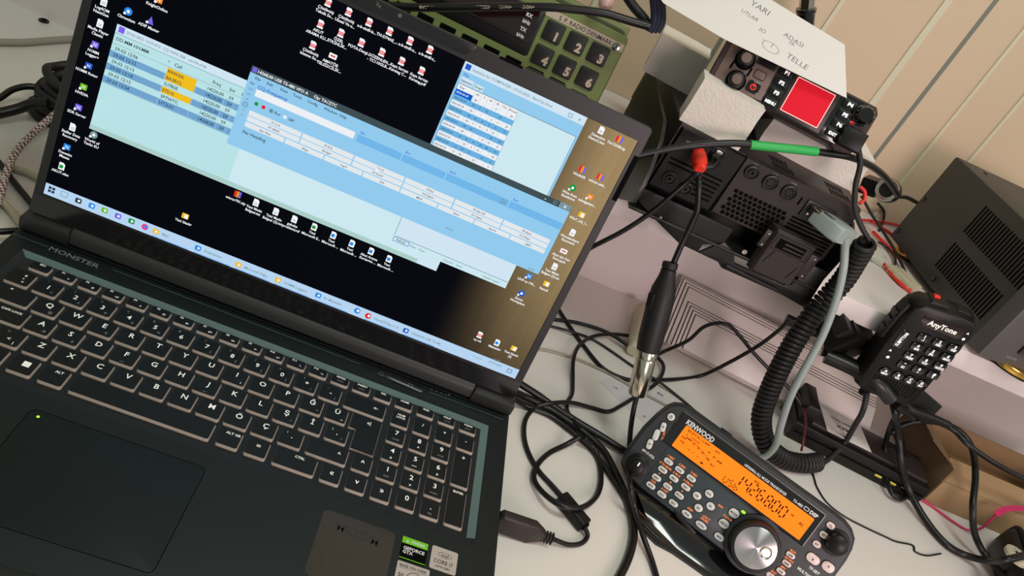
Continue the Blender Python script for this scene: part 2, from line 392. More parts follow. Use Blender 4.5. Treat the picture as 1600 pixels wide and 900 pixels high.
# ---- keys: x0, x1, row bottom, row top, legends [(text, dx, dy, size, material)]
KEYS = []
def key(x0, x1, y0, y1, leg=(), poly=None): KEYS.append((x0, x1, y0, y1, leg, poly))
P_ = 19.05
def rowy(r): return (-10.9 - 18.39 * r, 5.2 - 18.39 * r)
def std(c, r, leg, wd=16.4): x = c * P_; y0, y1 = rowy(r); key(x - wd / 2, x + wd / 2, y0, y1, leg)
big = lambda t: [(t, 0, 2.6, 6.2, 'key_print')]
nx = [7.3 + 17.48 * i for i in range(16)] + [287.2 + 18.04 * i for i in range(4)]
fl = ['ESC'] + ['F%d' % i for i in range(1, 13)] + ['PRTSC', 'INSERT', 'DEL', 'HOME', 'END', 'PGUP', 'PGDN']
sub = ['', 'c', '#', 'cd', 'x', 'P/', '#-', '#+', '«x', '«-', '«+', '*-', '*+', 'SYSRQ', 'SCRLK', '', '', '', 'PAUSE', 'BREAK']
for i, (x, t) in enumerate(zip(nx, fl)):
    L = [(t, 0 if i == 0 or i > 12 else -2.8, 3.0, 2.5, 'key_print')]
    if sub[i]: L.append((sub[i], 0 if i > 12 else 2.6, -.8, 1.7 if i > 12 else 2.6, 'key_print' if i <= 12 else 'key_print_dim'))
    key(x, x + 14.2, 9.2, 18.9, L)
nums = [('1', "'", '>'), ('2', '!', '£'), ('3', '^', '#'), ('4', '+', '$'), ('5', '%', '½'), ('6', '&', ''), ('7', '/', '{'), ('8', '(', '['), ('9', ')', ']'), ('0', '=', '}'), ('*', '?', '\\'), ('-', '_', '|')]
std(.5, 0, [('é', 2, 3.6, 3.4, 'key_print'), ('"', 2, -1, 3.4, 'key_print'), ('<', 3, -3.6, 3, 'key_print')])
for i, (a, c, d) in enumerate(nums): std(1.5 + i, 0, [(a, 0, .6, 5.8, 'key_print'), (c, -3, 5.6, 3, 'key_print_dim'), (d, 4, -3.6, 3, 'key_print_dim')])
y0, y1 = rowy(0); key(249.6, 282, y0, y1, [('«-', 8, 2, 4.4, 'key_print')])
y0, y1 = rowy(1); key(-1.5, 27.6, y0, y1, [('=', -2, 5, 3.4, 'key_print')])
for i, t in enumerate('QWERTYUIOPĞÜ'):
    L = big(t)
    if t in 'QE': L = L + [('@' if t == 'Q' else '€', 3.6, -3.8, 3, 'key_print_dim')]
    if t in 'IĞÜ': L = L + [({'I': 'i', 'Ğ': '¨', 'Ü': '~'}[t], 4.6, -4, 3, 'key_print')]
    std(2 + i, 1, L)
y0, y1 = rowy(1); y2, _ = rowy(2)
key(258.4, 282, y2, y1, [('«|', 2, 12, 4.4, 'key_print')], poly=[(282, y1), (258.4, y1), (258.4, y0 + .8), (263.8, y0 + .8), (263.8, y2), (282, y2)])
y0, y1 = rowy(2); key(-1.5, 33.5, y0, y1, [('CAPS LOCK', 6, 4, 2.6, 'key_print')])
for i, t in enumerate('ASDFGHJKLŞİ'):
    L = big(t)
    if t in 'AS': L = L + [('Æ' if t == 'A' else 'ß', 4, -3.8, 3, 'key_print_dim')]
    if t in 'FJ': L = L + [('_', 0, -3, 5, 'key_print_dim')]
    if t == 'Ş': L = L + [('´', 4.6, -4, 3, 'key_print')]
    std(2.25 + i, 2, L)
std(13.25, 2, [(',', 0, 1, 5, 'key_print'), (';', -4, 4, 3.4, 'key_print'), ('`', 4, -4, 3, 'key_print')])
y0, y1 = rowy(3); key(-1.5, 23.2, y0, y1, [('^', 0, 2, 5, 'key_print')])
std(1.75, 3, [('<', 0, -1.5, 4, 'key_print'), ('>', -3, 4.6, 3, 'key_print_dim'), ('|', 4, -4, 3, 'key_print')])
for i, t in enumerate('ZXCVBNMÖÇ'): std(2.75 + i, 3, big(t))
std(11.75, 3, [('.', 0, 2, 6, 'key_print'), (':', -4, 4.6, 3, 'key_print')])
key(235.5, 265, y0, y1, [('^', 8, 1, 5, 'key_print')])
y0, y1 = rowy(4)
key(-1.5, 19.4, y0, y1, [('CTRL', 0, 4, 2.6, 'key_print')]); key(23.4, 40.5, y0, y1, [('FN', 0, 4, 2.6, 'key_print')])
key(44.6, 59.8, y0, y1, [('\u25A0', 1, 1.4, 6, 'key_print')]); key(63.9, 79.2, y0, y1, [('ALT', 1, 4.2, 2.9, 'key_print')]); key(83.3, 175, y0, y1)
key(179.2, 194.2, y0, y1, [('ALT GR', 1, 4.2, 2.9, 'key_print')]); key(198.2, 213.2, y0, y1, [('=', 0, 2, 5.5, 'key_print')]); key(217.4, 246.8, y0, y1, [('CTRL', 2, 4.2, 2.9, 'key_print')])
for x, t in ((250.6, '«'), (268.7, 'v'), (286.8, '»')): key(x, x + 14.2, y0, y1, [(t, 0, 1.6, 6, 'key_print')])
y0, y1 = rowy(3); key(268.7, 282.9, y0, y1, [('^', 0, 1, 6, 'key_print')])
pad = [[('NUM LOCK', ''), ('/', ''), ('*', ''), ('-', '')], [('7', 'HOME'), ('8', '^'), ('9', 'PGUP')], [('4', '«'), ('5', '—'), ('6', '»')], [('1', 'END'), ('2', 'v'), ('3', 'PGDN')]]
for r, rw in enumerate(pad):
    y0, y1 = rowy(r)
    for c, (t, s2) in enumerate(rw):
        cx = 294.3 + 18.04 * c
        L = [('NUM', 0, 4.4, 2.7, 'key_print'), ('LOCK', 0, 1.6, 2.7, 'key_print')] if t == 'NUM LOCK' else [(t, 0, 3.2 if s2 else 2.4, 6 if s2 else 4.6, 'key_print')]
        if s2: L.append((s2, 0, -3.6, 2 if len(s2) > 1 else 3.6, 'key_print_dim' if len(s2) > 1 else 'key_print'))
        key(cx - 7.1, cx + 7.1, y0, y1, L)
y0, _ = rowy(2); _, y1 = rowy(1); key(341.3, 355.5, y0, y1, [('+', 0, 12, 5.4, 'key_print')])
y0, _ = rowy(4); _, y1 = rowy(3); key(341.3, 355.5, y0, y1, [('ENTER', 0, 14, 2.7, 'key_print')])
y0, y1 = rowy(4); key(305.2, 319.4, y0, y1, [('0', 0, 2.4, 6.2, 'key_print')]); key(323.2, 337.4, y0, y1, [(',', 0, 1.8, 5, 'key_print'), ('DEL', 0, -4, 2, 'key_print_dim')])
for x0, x1, y0, y1, leg, poly in KEYS:
    b = MB(); b.M = Ti; cx, cy = (x0 + x1) / 2, (y0 + y1) / 2
    if poly:
        top = inset(poly, .9); b.loft([R3(poly, 21.6), R3(poly, 21.9), R3(inset(poly, .3), 23.1)], 'key_side'); b.prism(inset(poly, .55), 23.1, 24, 'key_top')
    else:
        w_, h_ = x1 - x0, y1 - y0
        q = rr(cx, cy, w_, h_, 1.6, 3); q2 = rr(cx - .3, cy + .5, w_ - 1.0, h_ - 1.4, 1.4, 3); q3 = rr(cx - .4, cy + .65, w_ - 1.3, h_ - 1.9, 1.3, 3)
        b.loft([R3(q, 21.6), R3(q, 22.2), R3(q2, 23.5)], 'key_side'); b.loft([R3(q2, 23.45), R3(q3, 24)], 'key_top')
    for t, dx, dy, s_, m_ in leg: b.text(t, cx + dx, cy + dy, s_, m_, 24.04, bold=.018 if s_ < 4 else .012)
    b.build('key', lap)
# ---- stickers
b = MB(); b.M = Ti; q = rr(285.4, -131, 50, 51, 4, 4); b.prism(q, 24, 24.12, 'sticker_film'); b.ring(q, inset(q, .35), 24.14, 'hinge_grey')
b.text('MODM', 286, -116, 10, 'hinge_grey', 24.14, rot=-4, bold=.03); b.ring(circ(275, -141, 8), circ(275, -141, 7.2), 24.14, 'hinge_grey'); b.build('sticker', lap, label='glossy dark protective film sticker')
b = MB(); b.M = Ti; b.prism(rr(324.3, -114.6, 18.2, 18, .8), 24, 24.15, 'black_deep'); b.rect(315.3, 333.3, -110.8, -105.7, 24.18, 'sticker_green'); b.rect(315.3, 333.3, -122.6, -122, 24.18, 'sticker_green')
b.text('NVIDIA', 326.6, -108.3, 2.9, 'white_print', 24.22, bold=.03); b.text('e', 319, -108.3, 3.6, 'white_print', 24.22, bold=.03); b.text('GEFORCE', 317, -114.1, 3.4, 'white_print', 24.22, 'l', bold=.03); b.text('GTX', 317, -117.2, 3.4, 'white_print', 24.22, 'l', bold=.03)
b.build('sticker', lap, label='green and black graphics card sticker')
b = MB(); b.M = Ti; b.prism(rr(345.5, -113.8, 18.6, 18, 1.4), 24, 24.15, 'sticker_silver'); b.ring(circ(345.8, -110.2, 5, 24, 2.2), circ(345.8, -110.2, 4.7, 24, 1.9), 24.2, 'dark_print')
b.text('intel', 345.8, -110.2, 3.1, 'dark_print', 24.2, bold=.015); b.text('CORE i7', 345.4, -115.8, 4.4, 'dark_print', 24.2, sx=.85); b.text('10TH GEN', 345.4, -119.8, 2.3, 'dark_print', 24.2, bold=.02); b.build('sticker', lap, label='silver processor sticker')
b = MB(); b.M = Ti; b.prism(rr(326.3, -137, 22.2, 24, 1), 24, 24.13, 'sticker_silver'); b.text('BASE ON USER', 326.2, -127.7, 2.8, 'dark_print', 24.2); b.line((317, -129.6), (336, -129.6), .15, 24.2, 'dark_print')
b.ring(circ(328, -136, 5.4), circ(328, -136, 5), 24.2, 'dark_print'); b.text('50', 319, -135, 4, 'dark_print', 24.2); b.build('sticker', lap, label='silver sticker with a laurel ring')
# ---- hinge and lid
b = MB(); b.M = Ti; b.add([], [], 'hinge_grey')
n_ = 6; ra = [(17, y, z) for y, z in ((46.5, 27), (47.5, 33), (49.5, 37), (54, 39.3), (60, 38), (63, 30), (60, 25))]; b.loft([ra, [(345, y, z) for _, y, z in ra]], 'hinge_grey'); b.build('hinge', lap)
TH = math.radians(77.788); SX = Vector((1, 0, 0)); SV = Vector((0, math.cos(TH), math.sin(TH))); SN = SX.cross(SV)
SM = fmat((-9.64, 54.37, 55.48), SX, SV, SN)
LM_ = Ti @ SM
b = MB(); b.M = LM_
q = rr(191, 105.5, 395, 244.5, 3.5, 4)
b.loft([R3(inset(q, 2.5), -6.5), R3(inset(q, .4), -5.5), R3(q, -4.5), R3(q, -.6), R3(inset(q, .6), 0)], 'bezel', cap1=False)
b.loft([R3(inset(q, .6), 0), R3([c for c in ((382.3, 215.6), (-.2, 215.6), (-.2, -.2), (382.3, -.2)) for _ in range(5)], 0)], 'bezel', cap0=False, cap1=False)
b.loft([R3(((382.3, 215.6), (-.2, 215.6), (-.2, -.2), (382.3, -.2)), 0), R3(((382.3, 215.6), (-.2, 215.6), (-.2, -.2), (382.3, -.2)), -.6)], 'bezel_gloss', cap0=False, mcap='black_deep')
b.box(265.5, 283, 226.6, 228.3, -2, .8, 'black_deep', bev=.4)
b.box(384.5, 388.6, 168, 205, -.6, .25, 'black_deep', bev=.2)
b.build('lid', lap)
b = MB(); b.M = LM_; b.prism([(-6.2, -16.4), (388.2, -16.4), (388.2, -1.6), (-6.2, -1.6)], -.2, .12, 'bezel_gloss'); b.build('lid_chin', lap)
b = MB(); b.M = LM_; b.prism([(134, 227), (137, 218.6), (243, 218.6), (248.5, 227)], -.2, .3, 'bezel_gloss', bev=.15)
cam_u = MB; b.build('camera_bar', lap)
b = MB(); b.M = LM_; b.lathe([(2.1, .2), (2.0, .5), (.1, .5)], 'hinge_grey', 191.6, 224.2, 20); b.flat(circ(191.6, 224.2, 1.1, 16), .55, 'logo_grey'); b.text('7x', 176, 224.5, 4, 'logo_grey', .35); b.build('camera', lap)

# ---------------------------------------------------------------- what the screen shows
def s2(px, py):
    x, y = local(SM, px, py); return x, y
scr = MB(); scr.rect(0, 382, 0, 215.3, -.55, 'e_ground'); so = scr.build('screen', lap); so.matrix_local = Matrix.Translation((LM_.translation) * MM) @ LM_.to_3x3().to_4x4()
b = MB(); z1, z2, z3, z4 = -.52, -.49, -.46, -.43
# taskbar
b.rect(.3, 382, .2, 9.1, z1, 'e_task')
tb = [(80, 297, 'e_text', ''), (100, 304, 'e_grey', ''), (122, 314, 'e_text', ''), (143, 322, 'e_sky', ''), (163, 329, 'e_lime', ''), (184, 338, 'e_purple', ''), (205, 346, 'e_green', ''), (226, 355, 'e_pink', ''),
      (243, 362, 'e_yel', 'Mail'), (309, 388, 'e_sky', 'İndirilenler'), (372, 414, 'e_yel', 'Microsoft Edge'), (434, 438, 'e_yel', 'N1MM Loggers'), (497, 462, 'e_sky', 'Ev Miyawaki'), (558, 486, 'e_sky', ''), (575, 494, 'e_red', 'HamQTHap v1.0 ...'), (634, 517, 'e_blue', '14268,00 USB TS-48...')]
for i, (px, py, m_, t) in enumerate(tb):
    x, y = s2(px, py)
    if i == 0:
        for dx, dy in ((-1.3, 1.3), (1.3, 1.3), (-1.3, -1.3), (1.3, -1.3)): b.rect(x + dx - 1, x + dx + 1, y + dy - 1, y + dy + 1, z2, m_)
    elif i == 1: b.ring(rr(x, y, 5, 4.2, .4), rr(x, y, 4.2, 3.4, .3), z2, m_)
    elif i in (7, 13, 14): b.flat(circ(x, y, 2.5, 16), z2, m_); b.flat(circ(x + .6, y + .2, 1.2, 12), z3, 'e_sky' if i == 7 else 'e_white')
    else: b.flat(rr(x, y, 4.6, 4, .9), z2, m_); b.flat(rr(x + .4, y, 1.8, 1.8, .3), z3, 'e_white')
    if t: b.text(t, x + 5, y, 3, 'e_grey', z2, 'l'); b.rect(x - 2, x + 26, .4, .8, z3, 'e_sky')
x, y = s2(775, 566); b.text('16:37', x, y + 1.6, 2.6, 'e_grey', z2); b.text('29.03.2025', x, y - 1.8, 2.6, 'e_grey', z2); x, y = s2(745, 559); b.text('^ < ) =', x, y, 3, 'e_grey', z2); x, y = s2(796, 580); b.ring(rr(x, y, 4, 3.4, .3), rr(x, y, 3.2, 2.6, .2), z2, 'e_text')
# log window
b.rect(18.8, 286.6, 61, 139.2, z1, 'e_cyan'); b.rect(18.8, 286.6, 133.6, 139.2, z2, 'e_title'); b.rect(120, 286.6, 64.8, 92, z2, 'e_pale'); b.rect(18.8, 270, 61.2, 64.4, z2, 'e_strip'); b.rect(270, 286.6, 61.2, 69.7, z2, 'e_title')
b.rect(20.5, 24.5, 134.2, 138.4, z3, 'e_purple'); b.text('29.03.2025 13:35:47Z  CQ WPX SSB - ym1kk.s3db', 26, 136.3, 2.7, 'e_grey', z3, 'l')
b.rect(18.8, 286, 132.9, 133.2, z3, 'e_grey'); b.rect(18.8, 120, 125.7, 125.9, z3, 'e_line')
b.text('DD-MM HH:MM', 20.6, 129.6, 3.3, 'e_text', z3, 'l'); b.text('^', 57.5, 129, 3, 'e_text', z3); b.text('Call', 61.5, 129, 3.5, 'e_text', z3, 'l'); b.text('Freq', 89, 128.6, 3.3, 'e_text', z3, 'l'); b.text('Snt', 101, 128.6, 3.3, 'e_text', z3, 'l'); b.text('Rcv', 110, 128.6, 3.3, 'e_text', z3, 'l')
rows = [('29-03 12:06', 'R9WXK', 1, '14220,00'), ('29-03 12:12', 'BA3RCL', 1, '14220,00'), ('29-03 12:13', 'IU7BSE', 0, '14220,00'), ('29-03 12:14', 'E7510', 1, '14220,00'), ('29-03 12:15', 'SP7WTC', 0, '14220,00'), ('29-03 13:34', 'UT2UU', 0, '14268,00')]
for i, (d, c, yl, fq) in enumerate(rows):
    t_ = 125.2 - i * 4.66; m_ = t_ - 2.33
    if i % 2: b.rect(18.9, 118, t_ - 4.66, t_, z2, 'e_row')
    if yl: b.rect(57.8, 78.6, t_ - 4.66, t_, z3, 'e_yel')
    b.text(d, 21.5, m_, 3.3, 'e_text', z4, 'l'); b.text(c, 58.6, m_, 3.3, 'e_text', z4, 'l'); b.text(fq, 98.5, m_, 3.3, 'e_text', z4, 'r'); b.text('59', 105.5, m_, 3.3, 'e_text', z4, 'r')
b.rect(18.9, 118, 96.7, 97.1, z2, 'e_row')
for xx in (57.2, 79.2, 99.6, 107): b.rect(xx, xx + .15, 97.2, 125.7, z3, 'e_title')
# window behind, lower right
b.rect(246.2, 341.5, 69.7, 95, z2, 'e_pale'); b.rect(248, 339, 75.6, 94, z3, 'e_title'); b.rect(246.2, 246.6, 75, 95, z3, 'e_line'); b.rect(248, 341, 74.9, 75.3, z3, 'e_line'); b.ring([(259.4, 74.4), (246.6, 74.4), (246.6, 70.6), (259.4, 70.6)], [(259, 74), (247, 74), (247, 71), (259, 71)], z4, 'e_blue')
b.text('Refresh', 253, 72.5, 2.4, 'e_text', z4)
for xx, t in ((263, 'Filter'), (270, 'View'), (292, 'Column'), (301, 'Send'), (328, '• Enable Upper')): b.text(t, xx, 72.2, 2.5, 'e_grey', z4)
# statistics window
b.rect(244.5, 340.7, 149.4, 215.2, z1, 'e_body'); b.rect(244.5, 340.7, 208.6, 215.2, z2, 'e_title'); b.text('Statistics for COMPX/SSB - 29.03.2025 - Band by Hour', 251.5, 211.8, 2.8, 'e_grey', z3, 'l'); b.rect(246, 250, 210, 214, z3, 'e_blue'); b.text('□    ×', 332, 211.5, 4, 'e_grey', z3)
b.text('File', 249, 206.4, 2.9, 'e_blue', z3); b.rect(246.2, 256, 200, 204.4, z2, 'e_title'); b.text('Statistics', 251, 202, 2.4, 'e_text', z3); b.rect(257, 264, 200, 203.8, z2, 'e_pale'); b.text('Graph', 260.5, 202, 2.4, 'e_text', z3)
b.rect(246, 339.2, 150.4, 199.6, z2, 'e_line'); b.rect(246.3, 293, 150.6, 199.2, z3, 'e_white'); b.rect(293.2, 338.9, 150.6, 199.2, z3, 'e_pale'); b.text('Day', 248, 197.3, 2.3, 'e_text', z4, 'l')
for xx, t in ((262, 'Hr'), (267, '7'), (272, '14'), (277.5, '20'), (283, 'Tot'), (289.5, 'Accum')): b.text(t, xx, 197.3, 2.2, 'e_text', z4)
hh = ['00', '01', '02', '03', '05', '08', '09', '10', '11', '12', '13']
for i, h in enumerate(hh):
    t_ = 195.2 - i * 4.05; m_ = t_ - 2
    if i % 2: b.rect(246.3, 293, t_ - 4.05, t_, z4, 'e_table')
    if i == 0: b.rect(246.3, 259, t_ - 4.05, t_, z4, 'e_sel')
    b.text('2025-03-29', 247, m_, 2.1, 'e_white' if i == 0 else 'e_text', z4 + .02, 'l', sx=.95); b.text(h, 262, m_, 2.1, 'e_text', z4 + .02)
    rnd = random.Random(i)
    for xx in (267, 272.5, 278, 283, 290):
        if rnd.random() < .75: b.text(str(rnd.randint(1, 38)), xx, m_, 2.1, 'e_text', z4 + .02)
for xx in (259.3, 264.5, 269.5, 275, 280.5, 286): b.rect(xx, xx + .12, 150.6, 199.2, z4 + .01, 'e_line')
# entry window
Z = -.40; b.rect(110.5, 360.1, 90.8, 150.8, Z, 'e_body'); b.rect(110.5, 360.1, 146, 150.8, Z + .03, 'e_bar'); b.rect(111.4, 114.6, 146.8, 150.2, Z + .05, 'e_purple')
b.text('14268,00 USB TS-480 VFO A     Op: TA1ZTC', 115.5, 148.4, 3.1, 'e_white', Z + .06, 'l', bold=.02); b.text('-', 339, 148.4, 4.5, 'e_white', Z + .06); b.text('□', 347, 148.4, 3.4, 'e_grey', Z + .06); b.rect(350.5, 360, 146, 150.8, Z + .05, 'e_grey'); b.text('×', 355.2, 148.4, 5, 'e_white', Z + .07)
for xx, t in ((115, 'File'), (123.6, 'Edit'), (133, 'View'), (142.6, 'Tools'), (153.5, 'Config'), (165.6, 'Window'), (177.6, 'Help')): b.text(t, xx, 143.4, 2.9, 'e_text', Z + .04, 'l')
b.text('CQ-Frequency', 118.7, 138.3, 3.6, 'e_blue', Z + .04, 'l'); b.rect(118.3, 192.2, 131.2, 136.3, Z + .03, 'e_white')
for i, t in enumerate(('PH', '160', '80', '40', '20', '15', '10')): b.text(t, 114.3, 138.8 - i * 4, 2.3, 'e_text' if i == 0 else 'e_grey', Z + .04)
b.ring(circ(114.3, 122.8, 1.9, 16), circ(114.3, 122.8, 1.6, 16), Z + .05, 'e_text')
b.flat(circ(121.3, 126.4, 1.4, 16), Z + .04, 'e_green'); b.flat(circ(126.6, 126.2, 1.4, 16), Z + .04, 'e_red'); b.ring(circ(132.4, 126, 1.4, 16), circ(132.4, 126, 1.0, 16), Z + .04, 'e_text'); b.flat(circ(132.4, 126, .6, 10), Z + .05, 'e_text'); b.text('Run', 135, 126, 2.8, 'e_text', Z + .04, 'l')
b.flat(circ(142.6, 125.8, 1.3, 16), Z + .04, 'e_white'); b.text('S&P', 145.3, 125.8, 2.8, 'e_text', Z + .04, 'l')
for i in range(6):
    x0 = 118.4 + i * 39.85
    for r, lab in enumerate((('F1 U A', 'F2 R.A', 'F3 U S', 'F4 R.S', 'F5 His Call', 'F6 Spare'), ('F7 GRIZ?', 'F8 Agn?', 'F9 Zone?', 'F10 Spare', 'F11 Spare', 'F12 Wipe'))):
        t_ = 120.3 - r * 4.25; b.rect(x0, x0 + 38.9, t_ - 3.7, t_, Z + .03, 'e_btn'); b.text(lab[i], x0 + 20, t_ - 1.9, 2.2, 'e_text', Z + .05)
for i, t in enumerate(('Esc: Stop', 'Wipe', 'Log It', 'Edit', 'Mark', 'Store', 'Spot It', 'QRZ')):
    x0 = 118.4 + i * 29.88 + 0; b.rect(x0, x0 + 29, 107.9, 111.6, Z + .03, 'e_btn'); b.text(t, x0 + 15, 109.7, 2.2, 'e_text', Z + .05)
for x0, x1, t in ((194.6, 228.6, 'Snt'), (229.6, 263.4, 'Rcv'), (264.4, 315, 'Grid / NR'), (316, 359.8, 'Sect')):
    b.rect(x0, x1, 130.4, 135.9, Z + .03, 'e_field'); b.text(t if len(t) < 5 else 'Grid', x0 + 1, 138, 2.5, 'e_blue', Z + .05, 'l')
b.text('06', 311, 133, 5, 'e_grey', Z + .05); b.text('No Heading', 118.6, 103.9, 3.5, 'e_text', Z + .04, 'l'); b.text('INITS?', 283, 96.5, 2.4, 'e_grey', Z + .04); b.text('0.000', 353, 92.6, 2.4, 'e_grey', Z + .04)
cx, cy = s2(589, 260); b.flat([(cx, cy), (cx, cy - 5), (cx + 1.3, cy - 3.9), (cx + 3.2, cy - 3.6)], Z + .08, 'e_white')
# desktop icons: picture point, kind, caption
IC = [(162, 3, 'doc', 'Log4OM\nNextGen'), (200, 18, 'c_sky', 'Chromium'), (235, 32, 't_pur', 'ADIF Master'), (156, 37, 'doc', 'Media Player\nClassic'), (148, 70, 's_pur', 'N1MM\nLogger+'), (138, 103, 's_blu', 'N1MM Rotor'), (130, 136, 's_lim', 'NVIDIA'), (122, 168, 's_pur', 'SDR Server'),
      (113, 199, 'doc', 'Stellar Data\nRecovery'), (146, 211, 'c_gry', 'World of\nTanks EU'), (104, 230, 's_sky', 'Denetim\nMasası'), (96, 260, 'x_grn', 'AKUT.xlsx'), (289, 338, 'f_yel', 'Yeni klasör'), (371, 304, 'rar', 'winrar701.zip'),
      (400, 317, 'doc', 'Yeni Metin\nBelgesi.txt'), (431, 331, 'doc', 'Yeni Metin\nBelgesi (2).txt'), (460, 343, 'doc', 'gebeke\nproblemi.rtf'), (491, 355, 'x_grn', 'Yeni\nMicrosoft E...'), (521, 368, 'x_sky', 'Yeni\nMicrosoft ...'), (550, 381, 'x_sky', 'Yeni\nMicrosoft ...'), (580, 393, 'x_sky', 'Akut Arama\nKurtarma ...'), (608, 405, 'x_sky', 'Yeni\nMicrosoft ...'),
      (513, 4, 'pdf', 'Çözülmüş\nTeknik So...'), (545, 19, 'pdf', 'Çözülmüş\nUlusal Ve u...'), (577, 35, 'pdf', 'a-b-sinifi-is...'), (609, 49, 'pdf', 'TH-D74AE_...'), (641, 64, 'pdf', 'a-b-sinifi-u...'), (672, 78, 'pdf', 'a-b-sinifi-t...'), (501, 38, 'pdf', 'AKUT\nARAMA KU...'), (533, 52, 'pdf', 'ÖZEL\nETKİNLİK...'), (565, 67, 'pdf', 'POTA-Dergi...'),
      (597, 82, 'pdf', 'DÜZENLEN...\n- TC110GLB...'), (628, 96, 'pdf', 'Kaya Sercan\nKaratag C...'), (659, 111, 'pdf', 'Kaya Sercan\nKaratag.pdf'), (489, 71, 'pdf', 'Çözülmüş\nIsletme So...'), (520, 88, 'j_red', 'AMATÖR\nTELSİZCİLİK...'), (248, 0, 's_or', 'KnightOnline'),
      (940, 204, 'doc', 'Detection\nDemo2.exe'), (968, 218, 'rar', 'TA1ODM.zip'), (910, 265, 'rar', 'WinRAR'), (938, 277, 'rar', 'winrar-x64...'), (895, 294, 'c_grn', 'Wise Auto\nShutdown'), (922, 308, 's_or', 'tobelgeharr...'), (909, 336, 'f_yel', 'Win7_Uti_1...'), (895, 364, 'doc', 'Wondershare\nRecoverit'), (881, 393, 'j_red', 'Akut için Son\nSunu.pptx'),
      (867, 417, 'doc', 'Yeni Metin\nBelgesi (3).txt'), (854, 444, 'f_yel', 'Hamdi'), (827, 432, 's_sky', 'UHF-vy-196...'), (815, 459, 'c_blu', 'Zoom\nWorkplace'), (750, 524, 'pdf', 'cq wb'), (777, 536, 'x_sky', 'Makaleler'), (803, 545, 'f_yel', 'Yeni klasör\n(2)')]
cm = dict(sky='e_sky', pur='e_purple', blu='e_blue', lim='e_lime', grn='e_green', yel='e_yel', red='e_red', gry='e_grey')
cm['or'] = 'e_or'
for px, py, k, t in IC:
    x, y = s2(px, py); y = min(y, 212); Q = z1
    if k == 'doc' or k == 'pdf' or k[0] == 'x':
        b.flat([(x - 2.1, y - 2.8), (x + 2.1, y - 2.8), (x + 2.1, y + 1.5), (x + .9, y + 2.8), (x - 2.1, y + 2.8)], Q, 'e_lab')
        if k == 'pdf': b.rect(x - 2.1, x + 2.1, y - 1.4, y + .8, Q + .03, 'e_red'); b.text('PDF', x, y - .3, 1.9, 'e_lab', Q + .05)
        elif k[0] == 'x': b.flat(rr(x - .3, y - .3, 2.6, 2.6, .4), Q + .03, cm[k[2:]])
        else: b.rect(x - 1.2, x + 1.2, y - .6, y - .2, Q + .03, 'e_grey'); b.rect(x - 1.2, x + 1.2, y - 1.6, y - 1.2, Q + .03, 'e_grey')
    elif k == 'rar':
        for j, m_ in enumerate(('e_red', 'e_yel', 'e_purple')): b.rect(x - 2.6 + j * 1.8, x - 1 + j * 1.8, y - 2.4, y + 2.4, Q, m_)
        b.rect(x - .7, x + .5, y - 2.4, y + 2.4, Q + .03, 'e_or')
    elif k[0] == 'c': b.flat(circ(x, y, 2.7, 20), Q, cm[k[2:]]); b.flat(circ(x, y, 1.1, 14), Q + .03, 'e_lab'); b.rect(x - 2.8, x - 1.2, y - 2.8, y - 1.2, Q + .04, 'e_lab')
    elif k[0] == 't': b.flat([(x - 2.4, y - 2.6), (x + 2.4, y - 2.6), (x, y + 2.8)], Q, 'e_purple'); b.rect(x - 2.8, x - 1.2, y - 2.8, y - 1.2, Q + .04, 'e_lab')
    elif k[0] == 'f': b.flat(rr(x, y, 5, 4.2, .5), Q, 'e_yel'); b.rect(x - .6, x + 2, y - 1.8, y + 1.4, Q + .03, 'e_lab')
    elif k[0] == 'j': b.flat(rr(x, y, 5.6, 3.6, .3), Q, 'e_lab'); b.rect(x - 1.8, x + 1.8, y - .5, y + .5, Q + .03, 'e_red')
    else: b.flat(rr(x, y, 4.8, 4.2, .5), Q, cm[k[2:]]); b.text('N', x, y, 3, 'e_lab', Q + .03); b.rect(x - 2.8, x - 1.2, y - 2.8, y - 1.2, Q + .04, 'e_lab')
    for j, l in enumerate(t.split('\n')): b.text(l, x, y - 4.9 - j * 2.9, 2.75, 'e_lab', Q, bold=.022)
so2 = b.build('screen_image', so)
# ================================================================ transceiver control head standing on the desk
KX, KV, KN = frame(-26.1, 30); KM = fmat((526.7, 63.8, 70), KX, KV, KN)
base = KM @ Vector((66, -66, -20)); T = fmat((base.x, base.y, 0), Vector((KX.x, KX.y, 0)).normalized(), Vector((-KX.y, KX.x, 0)).normalized(), Vector((0, 0, 1))); Ti = T.inverted()
ken = thing('radio_control_head', 'dark grey radio control head with an orange frequency display, standing on the desk', 'radio', T)
PM = Ti @ KM
def knew(): b = MB(); b.M = PM.copy(); return b
poly = [(-27, -52), (-27, -24), (-24.5, -8), (-21.5, 3), (-18, 8.5), (-12.5, 11.6), (-5, 12.6), (20, 12.8), (80, 13.2), (130, 13.6), (146, 13.2), (154, 10.6), (160, 5.6), (163, -2), (164.4, -12), (164.6, -30), (163, -50), (156, -66), (120, -68), (60, -67), (0, -67), (-16, -65), (-24, -60)]
b = knew(); b.loft([[(x, y, z) for x, y in q] for q, z in ((inset(poly, 3), -26), (inset(poly, -1.2), -22), (inset(poly, -1.6), -6), (inset(poly, .2), -1.2), (inset(poly, 1.6), 0))], 'ken_panel')
b.box(26, 36, 11, 16, -20, -6, 'black_plastic', bev=1); b.box(-4, 140, 10.5, 14.6, -22, -7, 'black_plastic', bev=1)
b.build('housing', ken)
b = knew(); b.loft([[(x, y, z) for x, y in q] for q, z in (([(-9, 8.6), (131.4, 8.6), (131.4, -24), (88, -24), (70, -23.2), (-9, -23.2)], 0), ([(-8, 7.8), (130.6, 7.8), (130.6, -23.2), (88, -23.2), (70, -22.6), (-8, -22.6)], .8))], 'bezel_gloss')
